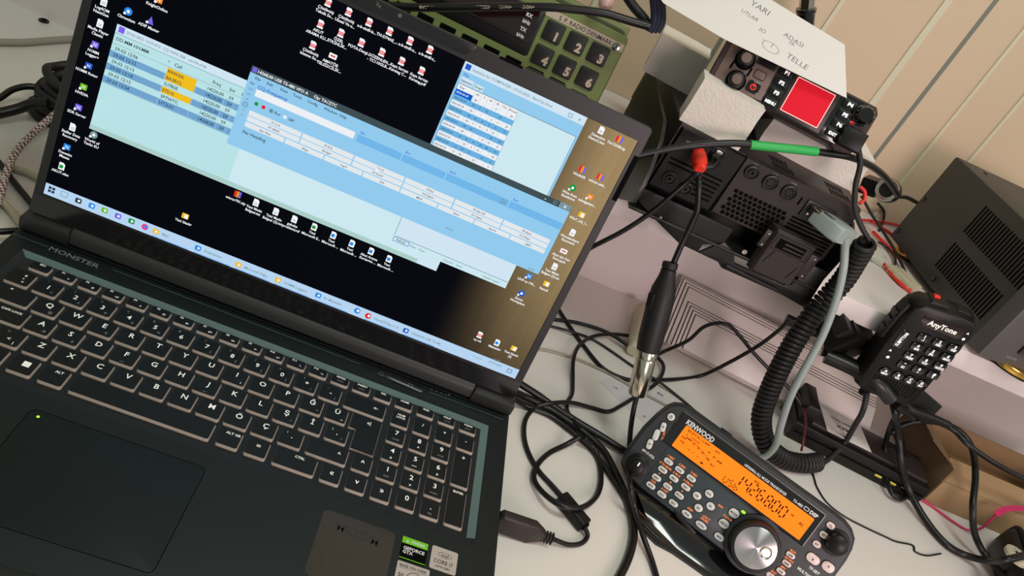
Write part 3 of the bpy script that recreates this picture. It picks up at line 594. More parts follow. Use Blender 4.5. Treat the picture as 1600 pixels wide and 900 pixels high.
b.line((-8.6, 8.3), (131, 8.3), .5, .85, 'steel'); b.line((131.2, 8.3), (131.2, -23.4), .5, .85, 'steel'); b.text('KENWOOD', -1.4, 3.0, 6.2, 'white_print', .9, 'l', sx=.82, bold=.03)
b.text('HF/50MHz ALL MODE TRANSCEIVER', 57, 2.4, 3.1, 'white_print', .9, 'l', sx=.82, bold=.02); b.text('TS-480', 104, 2.6, 3.1, 'white_print', .9, 'l', bold=.02); b.text('DSP', 120, 3, 4.2, 'white_print', .9, 'l', bold=.04)
b.ring(rr(116.5, 3, 4.6, 3, .8), rr(116.5, 3, 3.6, 2, .5), .9, 'white_print'); b.build('window_frame', ken)
b = knew(); b.prism(rr(63.1, -10.75, 126.2, 21.5, .8), .8, .95, 'lcd_orange'); lz = 1.0
for s_, u, v, sz in (('RX ATT AT 1 2 ANT', 3.5, -2.6, 2.5), ('ATT', 31, -3, 2.5), ('S', 4.5, -6.3, 2.2), ('1 3 5 7 9', 9, -6.2, 2.4), ('20', 27, -7.3, 2.2), ('40', 32.5, -8, 2.2), ('60dB', 37, -8.7, 2.3), ('PWR', 2.5, -10, 2), ('SWR', 3.2, -13.6, 2), ('10', 13, -9.4, 2.2), ('25', 18, -9.8, 2.2), ('50', 23, -10.9, 2.2), ('100', 29, -12.6, 2.2),
                    ('ALC', 34, -14.4, 2.2), ('1', 7, -14.8, 2), ('1.5', 12, -15.6, 2), ('2', 17, -15.6, 2), ('3', 22, -16, 2), ('AGC', 70.5, -3.6, 2.6), ('<A', 109, -8, 2.4), ('PC', 118.5, -10, 3.2)):
    b.text(s_, u, v, sz, 'lcd_dark', lz, 'l', bold=.035)
pts = [(9 + i * 2.4, -8.2 - (i / 10) ** 2 * 5) for i in range(11)]
for a, c in zip(pts, pts[1:]): b.line(a, c, .3, lz, 'lcd_dark')
b.line((6, -8.4), (11, -8.4), .9, lz, 'lcd_dark'); b.rect(27, 29.4, -19, -17.6, lz, 'lcd_dark')
SEG = dict(zip('0123456789USB', ('abcdef', 'bc', 'abged', 'abgcd', 'fgbc', 'afgcd', 'afgedc', 'abc', 'abcdefg', 'abcdfg', 'bcdef', 'afgcd', 'cdefg')))
def seg7(ch, x, y, w_, h, t):
    P = dict(a=((x + t, y + h), (x + w_ - t, y + h)), b=((x + w_, y + h - t * .6), (x + w_, y + h / 2 + t * .5)), c=((x + w_, y + h / 2 - t * .5), (x + w_, y + t * .6)), d=((x + t, y), (x + w_ - t, y)),
             e=((x, y + h / 2 - t * .5), (x, y + t * .6)), f=((x, y + h - t * .6), (x, y + h / 2 + t * .5)), g=((x + t, y + h / 2), (x + w_ - t, y + h / 2)))
    for k in SEG[ch]: b.line(P[k][0], P[k][1], t, lz, 'lcd_dark')
for ch, x in (('1', 57.9), ('4', 65.7), ('2', 72.7), ('6', 79.6), ('8', 87), ('0', 94), ('0', 101)): seg7(ch, x, -15.2, 4.6, 9.6, 1.15)
b.rect(70.9, 71.9, -15.6, -14.5, lz, 'lcd_dark'); b.rect(92.1, 93.1, -15.6, -14.5, lz, 'lcd_dark')
for ch, x in (('U', 50.6), ('S', 55.6), ('B', 60.6)): seg7(ch, x - .4, -21.2 + 1.2, 3.4, 5.2, .7)
b.build('display', ken, label='lit orange frequency display')
b = knew(); kp = [(-1.5, -24.4), (86, -25.4), (90, -30), (86, -38), (83, -50), (84, -66), (-1.5, -66)]
b.prism(kp, 0, .5, 'ken_panel_teal', bev=.4); b.build('keypad_plate', ken)
def kbtn(u, v, w_, h, t, top=None, m='ken_button', rot=0, ell=False, ts=2.3, tdx=0, tdy=4.1, n=0.5):
    b = knew(); q = circ(u, v, w_ / 2, 24, h / 2, rot) if ell else rr(u, v, w_, h, min(w_, h) * .46, 4, rot)
    b.prism(inset(q, -.5), n - .1, n + .1, 'black_deep'); b.prism(q, n, n + 1.6, m, bev=.5)
    if t: b.text(t, u, v, ts, 'dark_print', n + 1.65, rot=rot, bold=.03)
    b.build('button', ken)
    if top: KL.append((top, u + tdx, v + tdy, 2.5))
KL = []
for u, v, t, top in ((5.7, -34.2, 'CH1', '1 REC'), (5.9, -42.8, 'PWR', '4 TX MON'), (5.7, -51.3, 'NB/T', '7'), (5.7, -59.6, 'MTR', 'CLR'), (17.2, -34.3, 'CH2', '2 REC'), (17.5, -42.9, 'MIC', '5 RF.G'), (17.4, -51.6, 'VOX', '8'), (17.3, -60, 'AGC', '0 OFF'),
                     (28.8, -34, 'CH3', '3 REC'), (29.4, -42.8, 'KEY', '6 DELAY'), (29.2, -51.7, 'PROC', '9'), (29.2, -60, 'ENT', None)):
    kbtn(u, v, 8.6, 4.6, t, top, tdy=4.2)
for u, v, t in ((41, -42.8, 'NR'), (47.9, -35.3, 'DNL'), (47.8, -50.3, 'BC'), (54.7, -43, 'FIL')): kbtn(u, v, 7.6, 6.4, t, ell=True)
kbtn(43.2, -60.4, 10, 5.2, 'FINE', 'STEP', ell=True, tdy=4.8); kbtn(57.7, -60.6, 10.6, 5.4, 'SCAN', 'SG.SEL', ell=True, tdy=5.2)
kbtn(73, -35.9, 9, 7.4, 'MODE'); kbtn(71.5, -48, 9, 7.2, 'MENU', 'F.LOCK', tdy=5.8); kbtn(74.8, -59.2, 9, 5.4, 'MHz')
KL += [('-CW.T', 57.5, -53, 2.5), ('BAR', 61.5, -37.9, 2.3)]
for u, v, t in ((138.9, 3.6, 'CL'), (138.7, -5.9, 'XIT'), (138.9, -15.4, 'RIT')): kbtn(u, v, 7, 5.4, t, m='ken_pink', n=0)
kbtn(143.2, -26.8, 11.5, 7.6, 'v', m='ken_pink', n=0, ts=4.4); kbtn(156, -24.8, 10.5, 8, '^', m='ken_pink', n=0, ts=4.4)
for u, v, t, top in ((127.8, -35.5, 'QMI', 'M.IN'), (129.2, -42.9, 'QMR', 'M>VFO'), (129.3, -51, 'A/B', 'M/V'), (125, -59, 'TF', 'SPLIT')): kbtn(u, v, 8, 4.2, t, top, m='ken_pink', n=0, tdy=3.7)
kbtn(-14.3, -2.2, 6.6, 6.6, '', ell=True, n=0); kbtn(-14.6, -13.3, 4.6, 8.4, 'PF', n=0, rot=18); kbtn(-15.4, -22.2, 5, 10, '', n=0, rot=14); kbtn(-15.3, -31.9, 5, 9, 'AT', n=0, rot=16)
b = knew(); b.ring(circ(-14.3, -2.4, 1.3, 16), circ(-14.3, -2.4, .9, 16), 1.7, 'dark_print'); b.rect(-14.5, -14.1, -2.2, -.4, 1.72, 'dark_print')
for t, u, v, s_ in KL: b.text(t, u, v, s_, 'orange_print', .62, bold=.03)
b.text('ANT 1/2', -10.4, -18.6, 2.3, 'orange_print', .1, rot=-70, bold=.03); b.text('AF-O-SQL', -11.4, -39.2, 2.9, 'white_print', .1, bold=.03)
b.text('TF-SET', 149.4, -34, 3.2, 'white_print', .1, bold=.03); b.text('MULTI/CH', 145.4, -40.2, 3.2, 'white_print', .1, bold=.03); b.build('panel_print', ken)
b = knew(); b.prism(rr(78.6, -30.4, 3.6, 2, .9), .5, 1.1, 'led_green', bev=.3); b.build('indicator_light', ken)
def knob(px, py, n, prof, m, nm='knob', lab=None, extra=None, n_=40):
    u, v = local(KM, px, py, n); b = knew(); b.M = PM @ Matrix.Translation((u, v, 0)); b.lathe(prof, m, n=n_)
    if extra: extra(b)
    return b.build(nm, ken, label=lab), u, v
u, v = local(KM, 1181, 856.5, 17)
b = knew(); b.M = PM @ Matrix.Translation((u, v, 0)); b.lathe([(24.5, 0), (24, 2.2), (22, 3)], 'black_plastic', n=60); b.lathe([(20.4, 3), (20.6, 4), (20.2, 14), (19.4, 16.2), (17.3, 16.6), (16.9, 16)], 'coil_rubber', n=96)
for i in range(72):
    a = 2 * math.pi * i / 72; b.box(0, 0, 0, 0, 0, 0, 'coil_rubber') if False else b.tube([(20.4 * math.cos(a), 20.4 * math.sin(a), 4.5), (20.1 * math.cos(a), 20.1 * math.sin(a), 13.5)], .45, 'coil_rubber', n=5, raw=True)
dial = b.build('tuning_dial', ken)
me = MB(); me.lathe([(16.9, 0), (16.9, .5), (16.5, .7), (.05, .7)], 'spun_aluminium', n=64); do = me.build('dial_face', dial, label='spun aluminium dial face'); do.matrix_local = Matrix.Translation((PM @ Vector((u, v, 16))) * MM) @ PM.to_3x3().to_4x4()
b = knew(); b.M = PM @ Matrix.Translation((u + 8.6, v + 1.8, 16.75)); b.lathe([(5.3, .05), (5.2, .35), (4.7, .45), (4.2, .1), (2.2, -.25), (.1, -.3)], 'nickel', n=32, cap0=False); b.build('finger_dimple', dial)
b = knew(); b.ring(circ(u, v, 24.2, 60), circ(u, v, 21, 60), 3.06, 'ken_panel'); b.build('dial_collar', ken)
u1, v1 = local(KM, 995, 729, 8); b = knew(); b.M = PM @ Matrix.Translation((u1, v1, 0)); b.lathe([(10, 0), (9.6, 4), (8.8, 4.4), (8.4, 10), (7.2, 10.6), (6.4, 10.6), (6, 13.5), (5, 14.2), (.1, 14.2)], 'black_plastic', n=40); b.rect(-.5, .5, 1.5, 4.8, 14.3, 'white_lit'); b.build('volume_knob', ken)
u1, v1 = local(KM, 1310, 852, 11); b = knew(); b.M = PM @ Matrix.Translation((u1, v1, 0)); b.lathe([(11.4, 0), (11, .8), (10, .9)], 'black_plastic', n=40); b.lathe([(8.6, .5), (8.4, 10), (7.6, 12.4), (5, 14), (.1, 14.3)], 'black_plastic', n=40); b.build('multi_knob', ken)
# stand: an oval foot and a wedge that carries the housing
ft = [(px, py) for px, py in ((992, 770), (996, 800), (1006, 828), (1026, 848), (1052, 862), (1084, 884), (1120, 910), (1170, 945), (1240, 985), (1300, 1005), (1345, 990), (1352, 955), (1310, 905), (1200, 800), (1060, 730), (1006, 745))]
b = MB(); b.M = Ti; q = [atz(px, py, 3) for px, py in ft]; q = [(p.x, p.y) for p in q]
b.prism(q, 0, 3.6, 'black_gloss', bev=1.2); b.build('foot_plate', ken)
b = MB(); b.M = Ti; lo = [KM @ Vector(p) for p in ((-22, -62, -24), (158, -62, -24), (158, -66, -3), (-22, -66, -3))]
f = [atz(px, py, 3.4) for px, py in ((1012, 812), (1058, 858), (1118, 902), (1215, 962), (1290, 985))]
tp = [KM @ Vector((u_, -66.5, -2)) for u_ in (-14, 22, 60, 110, 150)]
b.loft([f, [(a * .5 + c * .5) + Vector((0, 0, 2.4)) for a, c in zip(f, tp)], tp, [KM @ Vector((u_, -60, -22)) for u_ in (-14, 22, 60, 110, 150)], [Vector(((KM @ Vector((u_, -60, -22))).x, (KM @ Vector((u_, -60, -22))).y, 3.4)) for u_ in (-14, 22, 60, 110, 150)]], 'black_gloss', closed=False, cap0=False, cap1=False)
b.build('stand', ken)
b = MB(); b.M = Ti; a = [local(KM, px, py, 3) for px, py in ((1054, 797), (1060, 802), (1088, 832), (1084, 838), (1056, 808))]; b.M = PM; b.prism(a, -4, 3, 'black_plastic', bev=.6); b.build('release_lever', ken)

# ================================================================ main transceiver unit on the shelf, in its bracket
T = Matrix.Translation((519, 300, 172)); Ti = T.inverted()
tr = thing('radio_transceiver', 'black transceiver box with round sockets and a perforated grille, in a shelf bracket', 'radio', T)
FM = Ti @ fmat((0, 200, 0), Vector((1, 0, 0)), Vector((0, 0, 1)), Vector((0, -1, 0)))   # u = x, v = z, n = towards the viewer
def fnew(): b = MB(); b.M = FM.copy(); return b
b = MB(); b.M = Ti; b.box(426, 612, 204, 420, 199, 261, 'black_brown', bev=2.5)
for i in range(13):
    for g in (520, 580):
        x = g + (i % 7) * 3.2; y = 208 + (i // 7) * 14; b.box(x, x + 1.3, y, y + 11, 260.6, 261.3, 'black_deep')
b.build('housing', tr)
b = fnew(); b.loft([[(x, y, z) for x, y in q] for q, z in (([(427, 200), (491, 200), (491, 260), (427, 260)], -4), ([(428, 201.5), (488, 201.5), (490, 259), (428.5, 259)], 0))], 'black_plastic')
for i in range(6):
    v0 = 232 - i * 4.4; b.box(432 + i * .4 + (24 if i > 1 else 0), 484, v0 - 1.4, v0, -.4, 1.0, 'black_deep', bev=.3)
b.line((428, 229), (486, 229), .5, .1, 'black_brown'); b.text('REMOTE', 441, 250.5, 2.4, 'key_print_dim', .1)
b.build('socket_panel', tr)
b = fnew(); b.loft([[(x, y, z) for x, y in q] for q, z in (([(491, 201), (611, 201), (611, 260.5), (491, 260.5)], -4), ([(492, 202), (610, 202), (610, 259.5), (492, 259.5)], -.8))], 'black_brown')
for r in range(6):
    for c in range(11):
        x = 500.5 + c * 5.0 + (2.5 if r % 2 else 0) - r * .4; v0 = 228.6 - r * 4.6
        if x < 556: b.prism(rr(x, v0, 3.9, 3.7, .8, 2), -1, -.6, 'black_deep')
for i in range(9): b.box(559, 606, 230 - i * 3.6 - 1.6, 230 - i * 3.6, -1, .8, 'black_deep', bev=.3)
for x, v0, s_ in ((490, 246.6, 8), (556, 244.8, 8)): b.prism(rr(x, v0, 2.0, s_, .9, 3, 0), -.9, -.5, 'black_deep')
for x, v0, t in ((502, 257.4, 'KEY'), (522, 257, 'COM'), (542, 256.6, 'PANEL')): b.text(t, x, v0, 2.2, 'key_print_dim', -.7)
b.build('grille_panel', tr)
for x, v0, R_, k in ((441.1, 213.9, 6.4, 0), (458.6, 211.4, 6.4, 0), (502.5, 250, 6.6, 0), (522.4, 248.9, 7.2, 1), (542.3, 247.8, 7.2, 1)):
    b = fnew(); b.M = FM @ Matrix.Translation((x, v0, -1)); b.lathe([(R_ + .6, 0), (R_, 2.6), (R_ - 1.2, 2.8), (R_ - 1.6, 1.4)] + ([(3.4, 1.4), (3.2, 3), (1.4, 3), (1.2, .6), (.1, .6)] if not k else [(.1, 1.4)]), 'black_metal', n=32)
    if k:
        for i in range(8): a = 2 * math.pi * i / 8; b.flat(circ(3.6 * math.cos(a), 3.6 * math.sin(a), .75, 10), 1.5, 'black_deep')
    b.build('socket', tr)
b = fnew(); b.box(460, 473.5, 243, 258, -1, 1.2, 'black_plastic', bev=.5); b.rect(462, 471.5, 245, 256, 1.25, 'black_deep'); b.box(463.5, 470, 252.5, 255.5, 1, 1.8, 'steel', bev=.3); b.build('data_socket', tr)
b = fnew(); b.box(562, 592, 233, 250, -1, 1.2, 'black_metal', bev=.5); b.box(567, 587, 237, 247, 1, 2.4, 'steel', bev=.5); b.build('serial_socket', tr)

# bracket
T = Matrix.Translation((525, 300, 172)); Ti = T.inverted()
br = thing('mounting_bracket', 'black metal mounting bracket cradling the transceiver at the shelf edge', 'bracket', T)
b = MB(); b.M = Ti @ fmat((0, 192, 0), Vector((1, 0, 0)), Vector((0, 0, 1)), Vector((0, -1, 0)))
for q in ([(424, 198), (424, 187), (430, 183), (452, 174), (480, 163.5), (500, 163), (500, 172), (516, 183), (516, 198)],
          [(500, 163), (522, 162.5), (528, 158.5), (594, 158.5), (627, 155), (622, 166), (618, 198), (600, 198), (596, 172), (590, 168), (536, 168), (530, 178), (516, 183)],):
    b.prism(q, -2.5, 0, 'black_metal', bev=.6)
b.prism([(529, 165), (586, 163), (590, 160.5), (531, 161)], 0, 2.6, 'black_metal', bev=.8); b.lathe([(2.6, 0), (2.4, 1.4), (.1, 1.6)], 'steel', 537, 183, 16)
b.lathe([(1.6, 0), (1.4, 1), (.1, 1.1)], 'steel', 451, 180, 12)
b.build('front_lip', br)
b = MB(); b.M = Ti; b.box(420, 618, 190, 420, 176, 179, 'black_metal', bev=.6)
for x in (440, 600):
    for y in (250, 400): b.box(x - 10, x + 10, y - 10, y + 10, 172, 177, 'black_plastic', bev=1)
b.box(430, 606, 225, 400, 179, 199, 'black_metal', bev=1)
b.build('cradle', br)
for x0 in (408, 617):
    b = MB(); b.M = Ti @ fmat((x0, 0, 0), Vector((0, 1, 0)), Vector((0, 0, 1)), Vector((1, 0, 0)))
    top = [(150, 200), (150, 218), (172, 249), (198, 260), (334, 261), (338, 226), (330, 176), (200, 176)] if x0 < 500 else [(195, 176), (330, 176), (330, 236), (215, 244), (200, 238), (192, 214)]
    b.prism(top, 0, 3.5, 'black_metal', bev=.8)
    for yy in ((190, 260) if x0 < 500 else (222, 280)): b.lathe([(5, 3.5), (4.6, 7), (.1, 7.4)], 'black_plastic', yy, 228, 18)
    b.build('side_wing', br)
# cable clamp block hooked over the bracket lip
T = Matrix.Translation((568, 190, 170)); Ti = T.inverted()
cl = thing('vented_clip_block', 'brown black plastic block with slotted windows clipped over the bracket lip', 'clip', T)
b = MB(); b.M = Ti @ fmat((0, 191.5, 0), Vector((1, 0, 0)), Vector((0, 0, 1)), Vector((0, -1, 0)))
b.loft([[(x, y, z) for x, y in q] for q, z in (([(546, 172), (592, 172), (592, 220), (542, 220)], 0), ([(547, 173), (590, 173), (588, 219.5), (546, 219.5)], 8), ([(549, 175), (588, 175), (586, 217.5), (548, 217.5)], 10))], 'black_brown')
b.box(553, 581, 203, 213, 9.9, 10.2, 'black_deep'); b.box(560, 580, 209, 210.6, 10, 10.8, 'black_brown', bev=.2); b.box(560, 580, 205, 206.6, 10, 10.8, 'black_brown', bev=.2)
b.line((552, 186), (556, 200), .8, 10.1, 'black_deep'); b.line((580, 180), (584, 194), .8, 10.1, 'black_deep')
b.ring([(550, 216), (585, 216), (586, 201), (549, 201)], [(551, 215), (584, 215), (585, 202), (550, 202)], 10.15, 'black_plastic')
b.box(540, 547, 196, 214, 2, 6, 'black_brown', bev=.8); b.box(590, 599, 184, 210, 2, 6, 'black_brown', bev=.8)
for x, y in ((543.5, 211), (543.5, 199), (595, 207), (595, 187)): b.lathe([(1.3, 6), (1.1, 6.6), (.1, 6.7)], 'steel', x, y, 10)
b.build('block', cl)

# ================================================================ mobile radio with red screen, propped on foam
AX, AV, AN = frame(-17.6, 20, 3.0); AM = fmat((498.4, 223.8, 333.5), AX, AV, AN)
p = AM @ Vector((0, -36, -60)); T = fmat((p.x, p.y, p.z), AX, AN * -1, AV); Ti = T.inverted()
an = thing('mobile_radio', 'dark brown mobile radio with a glowing red screen, propped on foam blocks', 'radio', T)
def anew(): b = MB(); b.M = Ti @ AM; return b
b = anew(); q = [(-68, 6), (-68, -32), (-64, -36), (50, -36), (56, -40), (70, -36), (73, -22), (73, 2), (69, 7), (-62, 8.5)]
b.loft([[(x, y, z) for x, y in r_] for r_, z in ((inset(q, 2), -24), (q, -22), (q, -3), (inset(q, .6), -.8), (inset(q, 1.6), 0))], 'any_body')
b.build('front_housing', an)
b = anew(); b.box(-66, 70, -33, 6, -140, -22, 'black_metal', bev=2)
for i in range(12): b.box(-60 + i * 10.5, -57 + i * 10.5, 4, 9, -135, -30, 'black_metal', bev=.6)
b.build('heat_sink', an)
b = anew(); b.prism([(-63, 4), (-19, 5), (-17.6, -31), (-30, -32.5), (-63, -31)], 0, 1, 'any_silver', bev=.6)
b.prism(rr(-54, -14.8, 1.8, 8, .8, 3, -6), .9, 1.3, 'black_deep'); b.prism(rr(-38, -14.6, 1.8, 8, .8, 3, -6), .9, 1.3, 'black_deep')
b.prism(rr(-28.4, -1.6, 18, 8, 1), .9, 1.3, 'black_brown', bev=.2)
for i in range(4): b.box(-35, -21, -4.4 + i * 1.8, -3.6 + i * 1.8, 1.2, 1.9, 'black_deep')
b.build('left_plate', an, label='silvery brown left face plate')
b = anew(); b.prism(rr(-29.2, -12.8, 9.6, 6.6, 1.6), .9, 1.8, 'any_silver', bev=.4); b.ring(rr(-29.2, -12.8, 10.6, 7.6, 2), rr(-29.2, -12.8, 9.6, 6.6, 1.6), 1.1, 'black_deep'); b.build('button', an)
b = anew(); b.prism(rr(-29.2, -24, 11.5, 10, 2.6), .9, 2, 'black_gloss', bev=.5); b.ring(circ(-29.2, -24, 2.5, 24), circ(-29.2, -24, 1.9, 24), 2.1, 'icon_red'); b.rect(-29.6, -28.8, -24, -20.8, 2.15, 'icon_red'); b.build('power_button', an, label='power button with a lit red symbol')
for px, py in ((1166, 91), (1151, 124)):
    x, y = local(AM, px, py, 9); b = anew(); b.M = b.M @ Matrix.Translation((x, y, 0)); b.lathe([(9, .6), (8.6, 1.2)], 'black_deep', n=32); b.lathe([(7.2, .8), (6.8, 9), (6, 11), (4.4, 11.6), (.1, 11.6)], 'black_plastic', n=32); b.lathe([(4.4, 11.6), (4.2, 12.8), (.1, 13)], 'any_silver', n=24); b.build('knob', an)
b = anew(); b.prism([(-17.5, 5.5), (61, 5), (60, -22), (54, -35), (-16, -35)], 0, 1, 'black_gloss', bev=.5); b.prism([(-3, 4), (38.5, 4), (37.5, -33.5), (-3, -33)], 1, 1.4, 'any_body', bev=.3); b.build('screen_surround', an)
b = anew(); b.prism(rr(17, -15.1, 34.6, 30.6, .6), 1.4, 1.6, 'screen_rim'); b.prism(rr(17, -15.1, 33.4, 29.4, .4), 1.6, 1.75, 'screen_red'); b.build('screen', an, label='blank red lit screen with a pale rim')
for u, v, t in ((-10.7, -1.6, 'P1'), (-10.5, -10.6, 'P2'), (-10.3, -19.7, 'P3'), (-10.5, -28.8, 'MENU'), (48, -1.5, 'P4'), (48.4, -10.6, 'P5'), (48.5, -19.7, 'P6'), (47.8, -28.6, 'EXIT')):
    b = anew(); b.prism(rr(u, v, 12.6, 6.6, 1.6), 1, 2.6, 'black_plastic', bev=.7); b.text(t, u + (.6 if len(t) < 3 else 0), v, 4.2 if len(t) < 3 else 3.6, 'white_lit', 2.7, bold=.05, sx=1.1 if len(t) < 3 else .95); b.build('key', an)
x, y = local(AM, 1353, 180, 10); b = anew(); b.M = b.M @ Matrix.Translation((x, y, 0)); b.lathe([(9, .3), (8.6, 2), (7.6, 2.4), (7.2, 10), (6, 12), (.1, 12.2)], 'black_gloss', n=28)
for i in range(12): a = math.pi * i / 6; b.tube([(7.3 * math.cos(a), 7.3 * math.sin(a), 2.4), (7 * math.cos(a), 7 * math.sin(a), 10)], .7, 'black_plastic', n=6, raw=True)
b.build('channel_knob', an)
b = anew(); b.box(56, 59, -15, -10, 0, 1, 'icon_red'); b.build('indicator_light', an)

# ================================================================ foam blocks between the radios
def hexa(name, label, cat, base, h, m='foam', group=None, top=None, rot=0):
    b = MB(); c = Vector((sum(p[0] for p in base) / len(base), sum(p[1] for p in base) / len(base), 0))
    return base
def foam_block(label, x0, x1, y0, y1, z0, z1, az=0, tilt=0, roll=0):
    c = Vector(((x0 + x1) / 2, (y0 + y1) / 2, z0)); M = Matrix.Translation(c) @ Matrix.Rotation(math.radians(az), 4, 'Z') @ Matrix.Rotation(math.radians(tilt), 4, 'X') @ Matrix.Rotation(math.radians(roll), 4, 'Y')
    t = thing('foam_block', label, 'foam', M, 'foam blocks under the mobile radio'); b = MB()
    w_, d = (x1 - x0) / 2, (y1 - y0) / 2; rnd = random.Random(int(x0)); 
    n = 10
    def ringz(z, k=0):
        out = []
        for (ax, ay, bx, by) in ((-w_, -d, w_, -d), (w_, -d, w_, d), (w_, d, -w_, d), (-w_, d, -w_, -d)):
            for i in range(n):
                f_ = i / n; out.append((ax + (bx - ax) * f_ + rnd.uniform(-.35, .35), ay + (by - ay) * f_ + rnd.uniform(-.35, .35), z + rnd.uniform(-.3, .3)))
        return out
    H = z1 - z0; rings = [ringz(H * i / 6) for i in range(7)]
    rings[0] = [(x, y, 0) for x, y, z in rings[0]]
    b.loft(rings, 'foam'); b.build('body', t); return t
foam_block('pale foam block standing in front of the mobile radio, nearest the red plug', 426, 484, 206, 236, 261.2, 302, az=-8)
foam_block('dim grey foam block at the left end, behind the brightest foam block', 400, 450, 300, 348, 261.2, 299, az=-12)
foam_block('pale foam block under the right end of the mobile radio', 516, 616, 246, 300, 261.2, 296, az=-8)

# ================================================================ folded paper note leaning over the mobile radio
PX, PV, PN = frame(-17.6, 52, 2.0); o_ = AM @ Vector((0, 10, 4)); NM = fmat(o_, PX, PV, PN)
pq = [local(NM, px, py) for px, py in ((1323, 153), (1320, 70), (1196, -6), (1100, -40), (1010, -30), (1037, 5), (1130, 60))]
T = NM; note = thing('paper_note', 'white card with handwritten notes lying over the top of the mobile radio', 'paper', NM)
b = MB(); b.prism(pq, -.35, 0, 'paper'); b.build('sheet', note)
b = MB()
for t, px, py, s_ in (('YARI', 1188, 12, 9), ('UTLAR', 1172, 24, 5.5), ('IO', 1192, 48, 6), ('ADASI', 1240, 62, 7), ('5K', 1238, 68, 5), ('TELLE', 1246, 96, 8), ('. .', 1290, 124, 6), ('_', 1197, 58, 8)):
    x, y = local(NM, px, py); b.text(t, x, y, s_, 'ink', .08, rot=-6, bold=-.012)
x, y = local(NM, 1204, 74); b.ring(circ(x, y, 8, 30, 5, -10), circ(x, y, 7.6, 30, 4.7, -10), .08, 'ink'); b.line((x, y), (x + 1, y + 5), .4, .08, 'ink')
b.build('handwriting', note)

# ================================================================ green marine radio behind the laptop
GX, GV, GN = frame(-8.1, 15, 1.4); GM = fmat((294.6, 298.5, 267.7), GX, GV, GN)
p = GM @ Vector((-30, -98, -60)); T = fmat((p.x, p.y, 172), GX, Vector((0, 0, 1)).cross(GX).normalized(), GX.cross(Vector((0, 0, 1)).cross(GX).normalized())); Ti = T.inverted()
gr = thing('marine_radio', 'olive green marine radio with square black number keys, standing behind the laptop lid', 'radio', T)
def gnew(): b = MB(); b.M = Ti @ GM; return b
b = gnew(); q = rr(-53, -40, 254, 114, 5, 3)
b.loft([[(x, y, z) for x, y in r_] for r_, z in ((q, -14), (q, -2), (inset(q, 1.2), 0))], 'green_paint')
b.loft([[(x, y, z) for x, y in r_] for r_, z in ((rr(-53, -37, 246, 116, 5, 3), -26), (rr(-53, -37, 246, 116, 5, 3), -14))], 'green_dark')
b.build('front_panel', gr)
b = gnew(); b.box(-178, 72, -94, 26, -170, -26, 'green_paint', bev=3); b.box(-170, 64, 25.5, 27, -160, -40, 'green_dark', bev=.5); b.build('case', gr)
b = gnew(); b.loft([[(x, y, z) for x, y in r_] for r_, z in (([(-170, 4), (-5.6, 4), (-4.6, 1), (-4.4, -37), (-7, -39), (-170, -39)], 0), ([(-169, 3), (-7, 3), (-6, 0), (-6, -36), (-169, -36)], -2.4 + 3.2))], 'black_plastic')
b.rect(-169, -10, -25, 2.4, .9, 'display_maroon'); b.box(-169, -8.6, -27.6, -25.6, .8, 1.8, 'black_metal', bev=.3)
for t, v in (('RX', -4.4), ('kHz', -10.8), ('TX', -17.8), ('kHz', -24)): b.text(t, -17.8, v, 4.6, 'white_print', 1, bold=.04)
b.text('RE', -121, 8, 6, 'key_print_dim', .2); b.build('display_window', gr)
b = gnew(); b.prism([(-5, 2.2), (-5, 9.2), (73, 9.2), (73, 2.2)], 0, .35, 'label_beige'); b.text('S. P. RADIO DENMARK', 34.6, 5.6, 5.8, 'dark_print', .45, bold=.01, sx=.92); b.build('name_plate', gr, label='beige name plate')
b = gnew(); b.lathe([(4, .3), (3.8, 1.4), (2.4, 2), (.1, 2)], 'steel', 66.4, 4.6, 24); b.line((64.6, 3.4), (68.2, 5.8), .7, 2.05, 'black_deep'); b.line((65.4, 6.4), (67.4, 2.8), .7, 2.05, 'black_deep'); b.build('screw', gr)
for i in range(9):
    u, v = (i % 3) * 22.9, -(i // 3) * 23.4; b = gnew(); q = rr(u + 8.6, v - 8.6, 17.4, 17.4, 1.6)
    b.prism(inset(q, -.8), 0, .4, 'green_dark'); b.loft([[(x, y, z) for x, y in r_] for r_, z in ((q, .2), (inset(q, .5), 2.6), (inset(q, 1.6), 3))], 'cable_matte')
    b.text(str(i + 1), u + 12.4, v - 11.2, 10.8, 'label_beige', 3.06, bold=.05); b.build('number_key', gr)
b = gnew()
for x in (-157, -134.5, -112, -89.5, -67, -44.5, -22, 1, 23.4): b.prism(rr(x + 7.8, -48.4, 15.8, 7.4, 1), -.2, .3, 'black_deep')
b.build('lower_slots', gr)

# ================================================================ power supply on the shelf
az = math.radians(6.6); SXp = Vector((math.cos(az), math.sin(az), 0)); SBp = Vector((-math.sin(az), math.cos(az), 0))
O_ = Vector((793.6, 426, 172)); T = fmat(O_ - SBp * 110 + SXp * 70, SXp, SBp, Vector((0, 0, 1))); Ti = T.inverted()
ps = thing('power_supply', 'black sheet metal power supply with two rows of vent slots, standing on the shelf', 'power supply', T)
SMt = Ti @ fmat(O_, SBp * -1, Vector((0, 0, 1)), SXp * -1)      # u towards the viewer along the side, v up, n out of the side
H0, H1 = 9, 126
b = MB(); b.box(-70, 70, -106, 110, H0, H1, 'psu_paint', bev=2.4)
for n_ in (): pass
b.build('case', ps)
b = MB(); q = [(-72, -88), (-72, -102), (-70.5, -107), (-66, -109), (66, -109), (70.5, -107), (72, -102), (72, -88)]
b.prism(q, H0 - 3, H1 + 2, 'psu_front', bev=1); b.build('front_panel', ps)
b = MB(); b.M = SMt
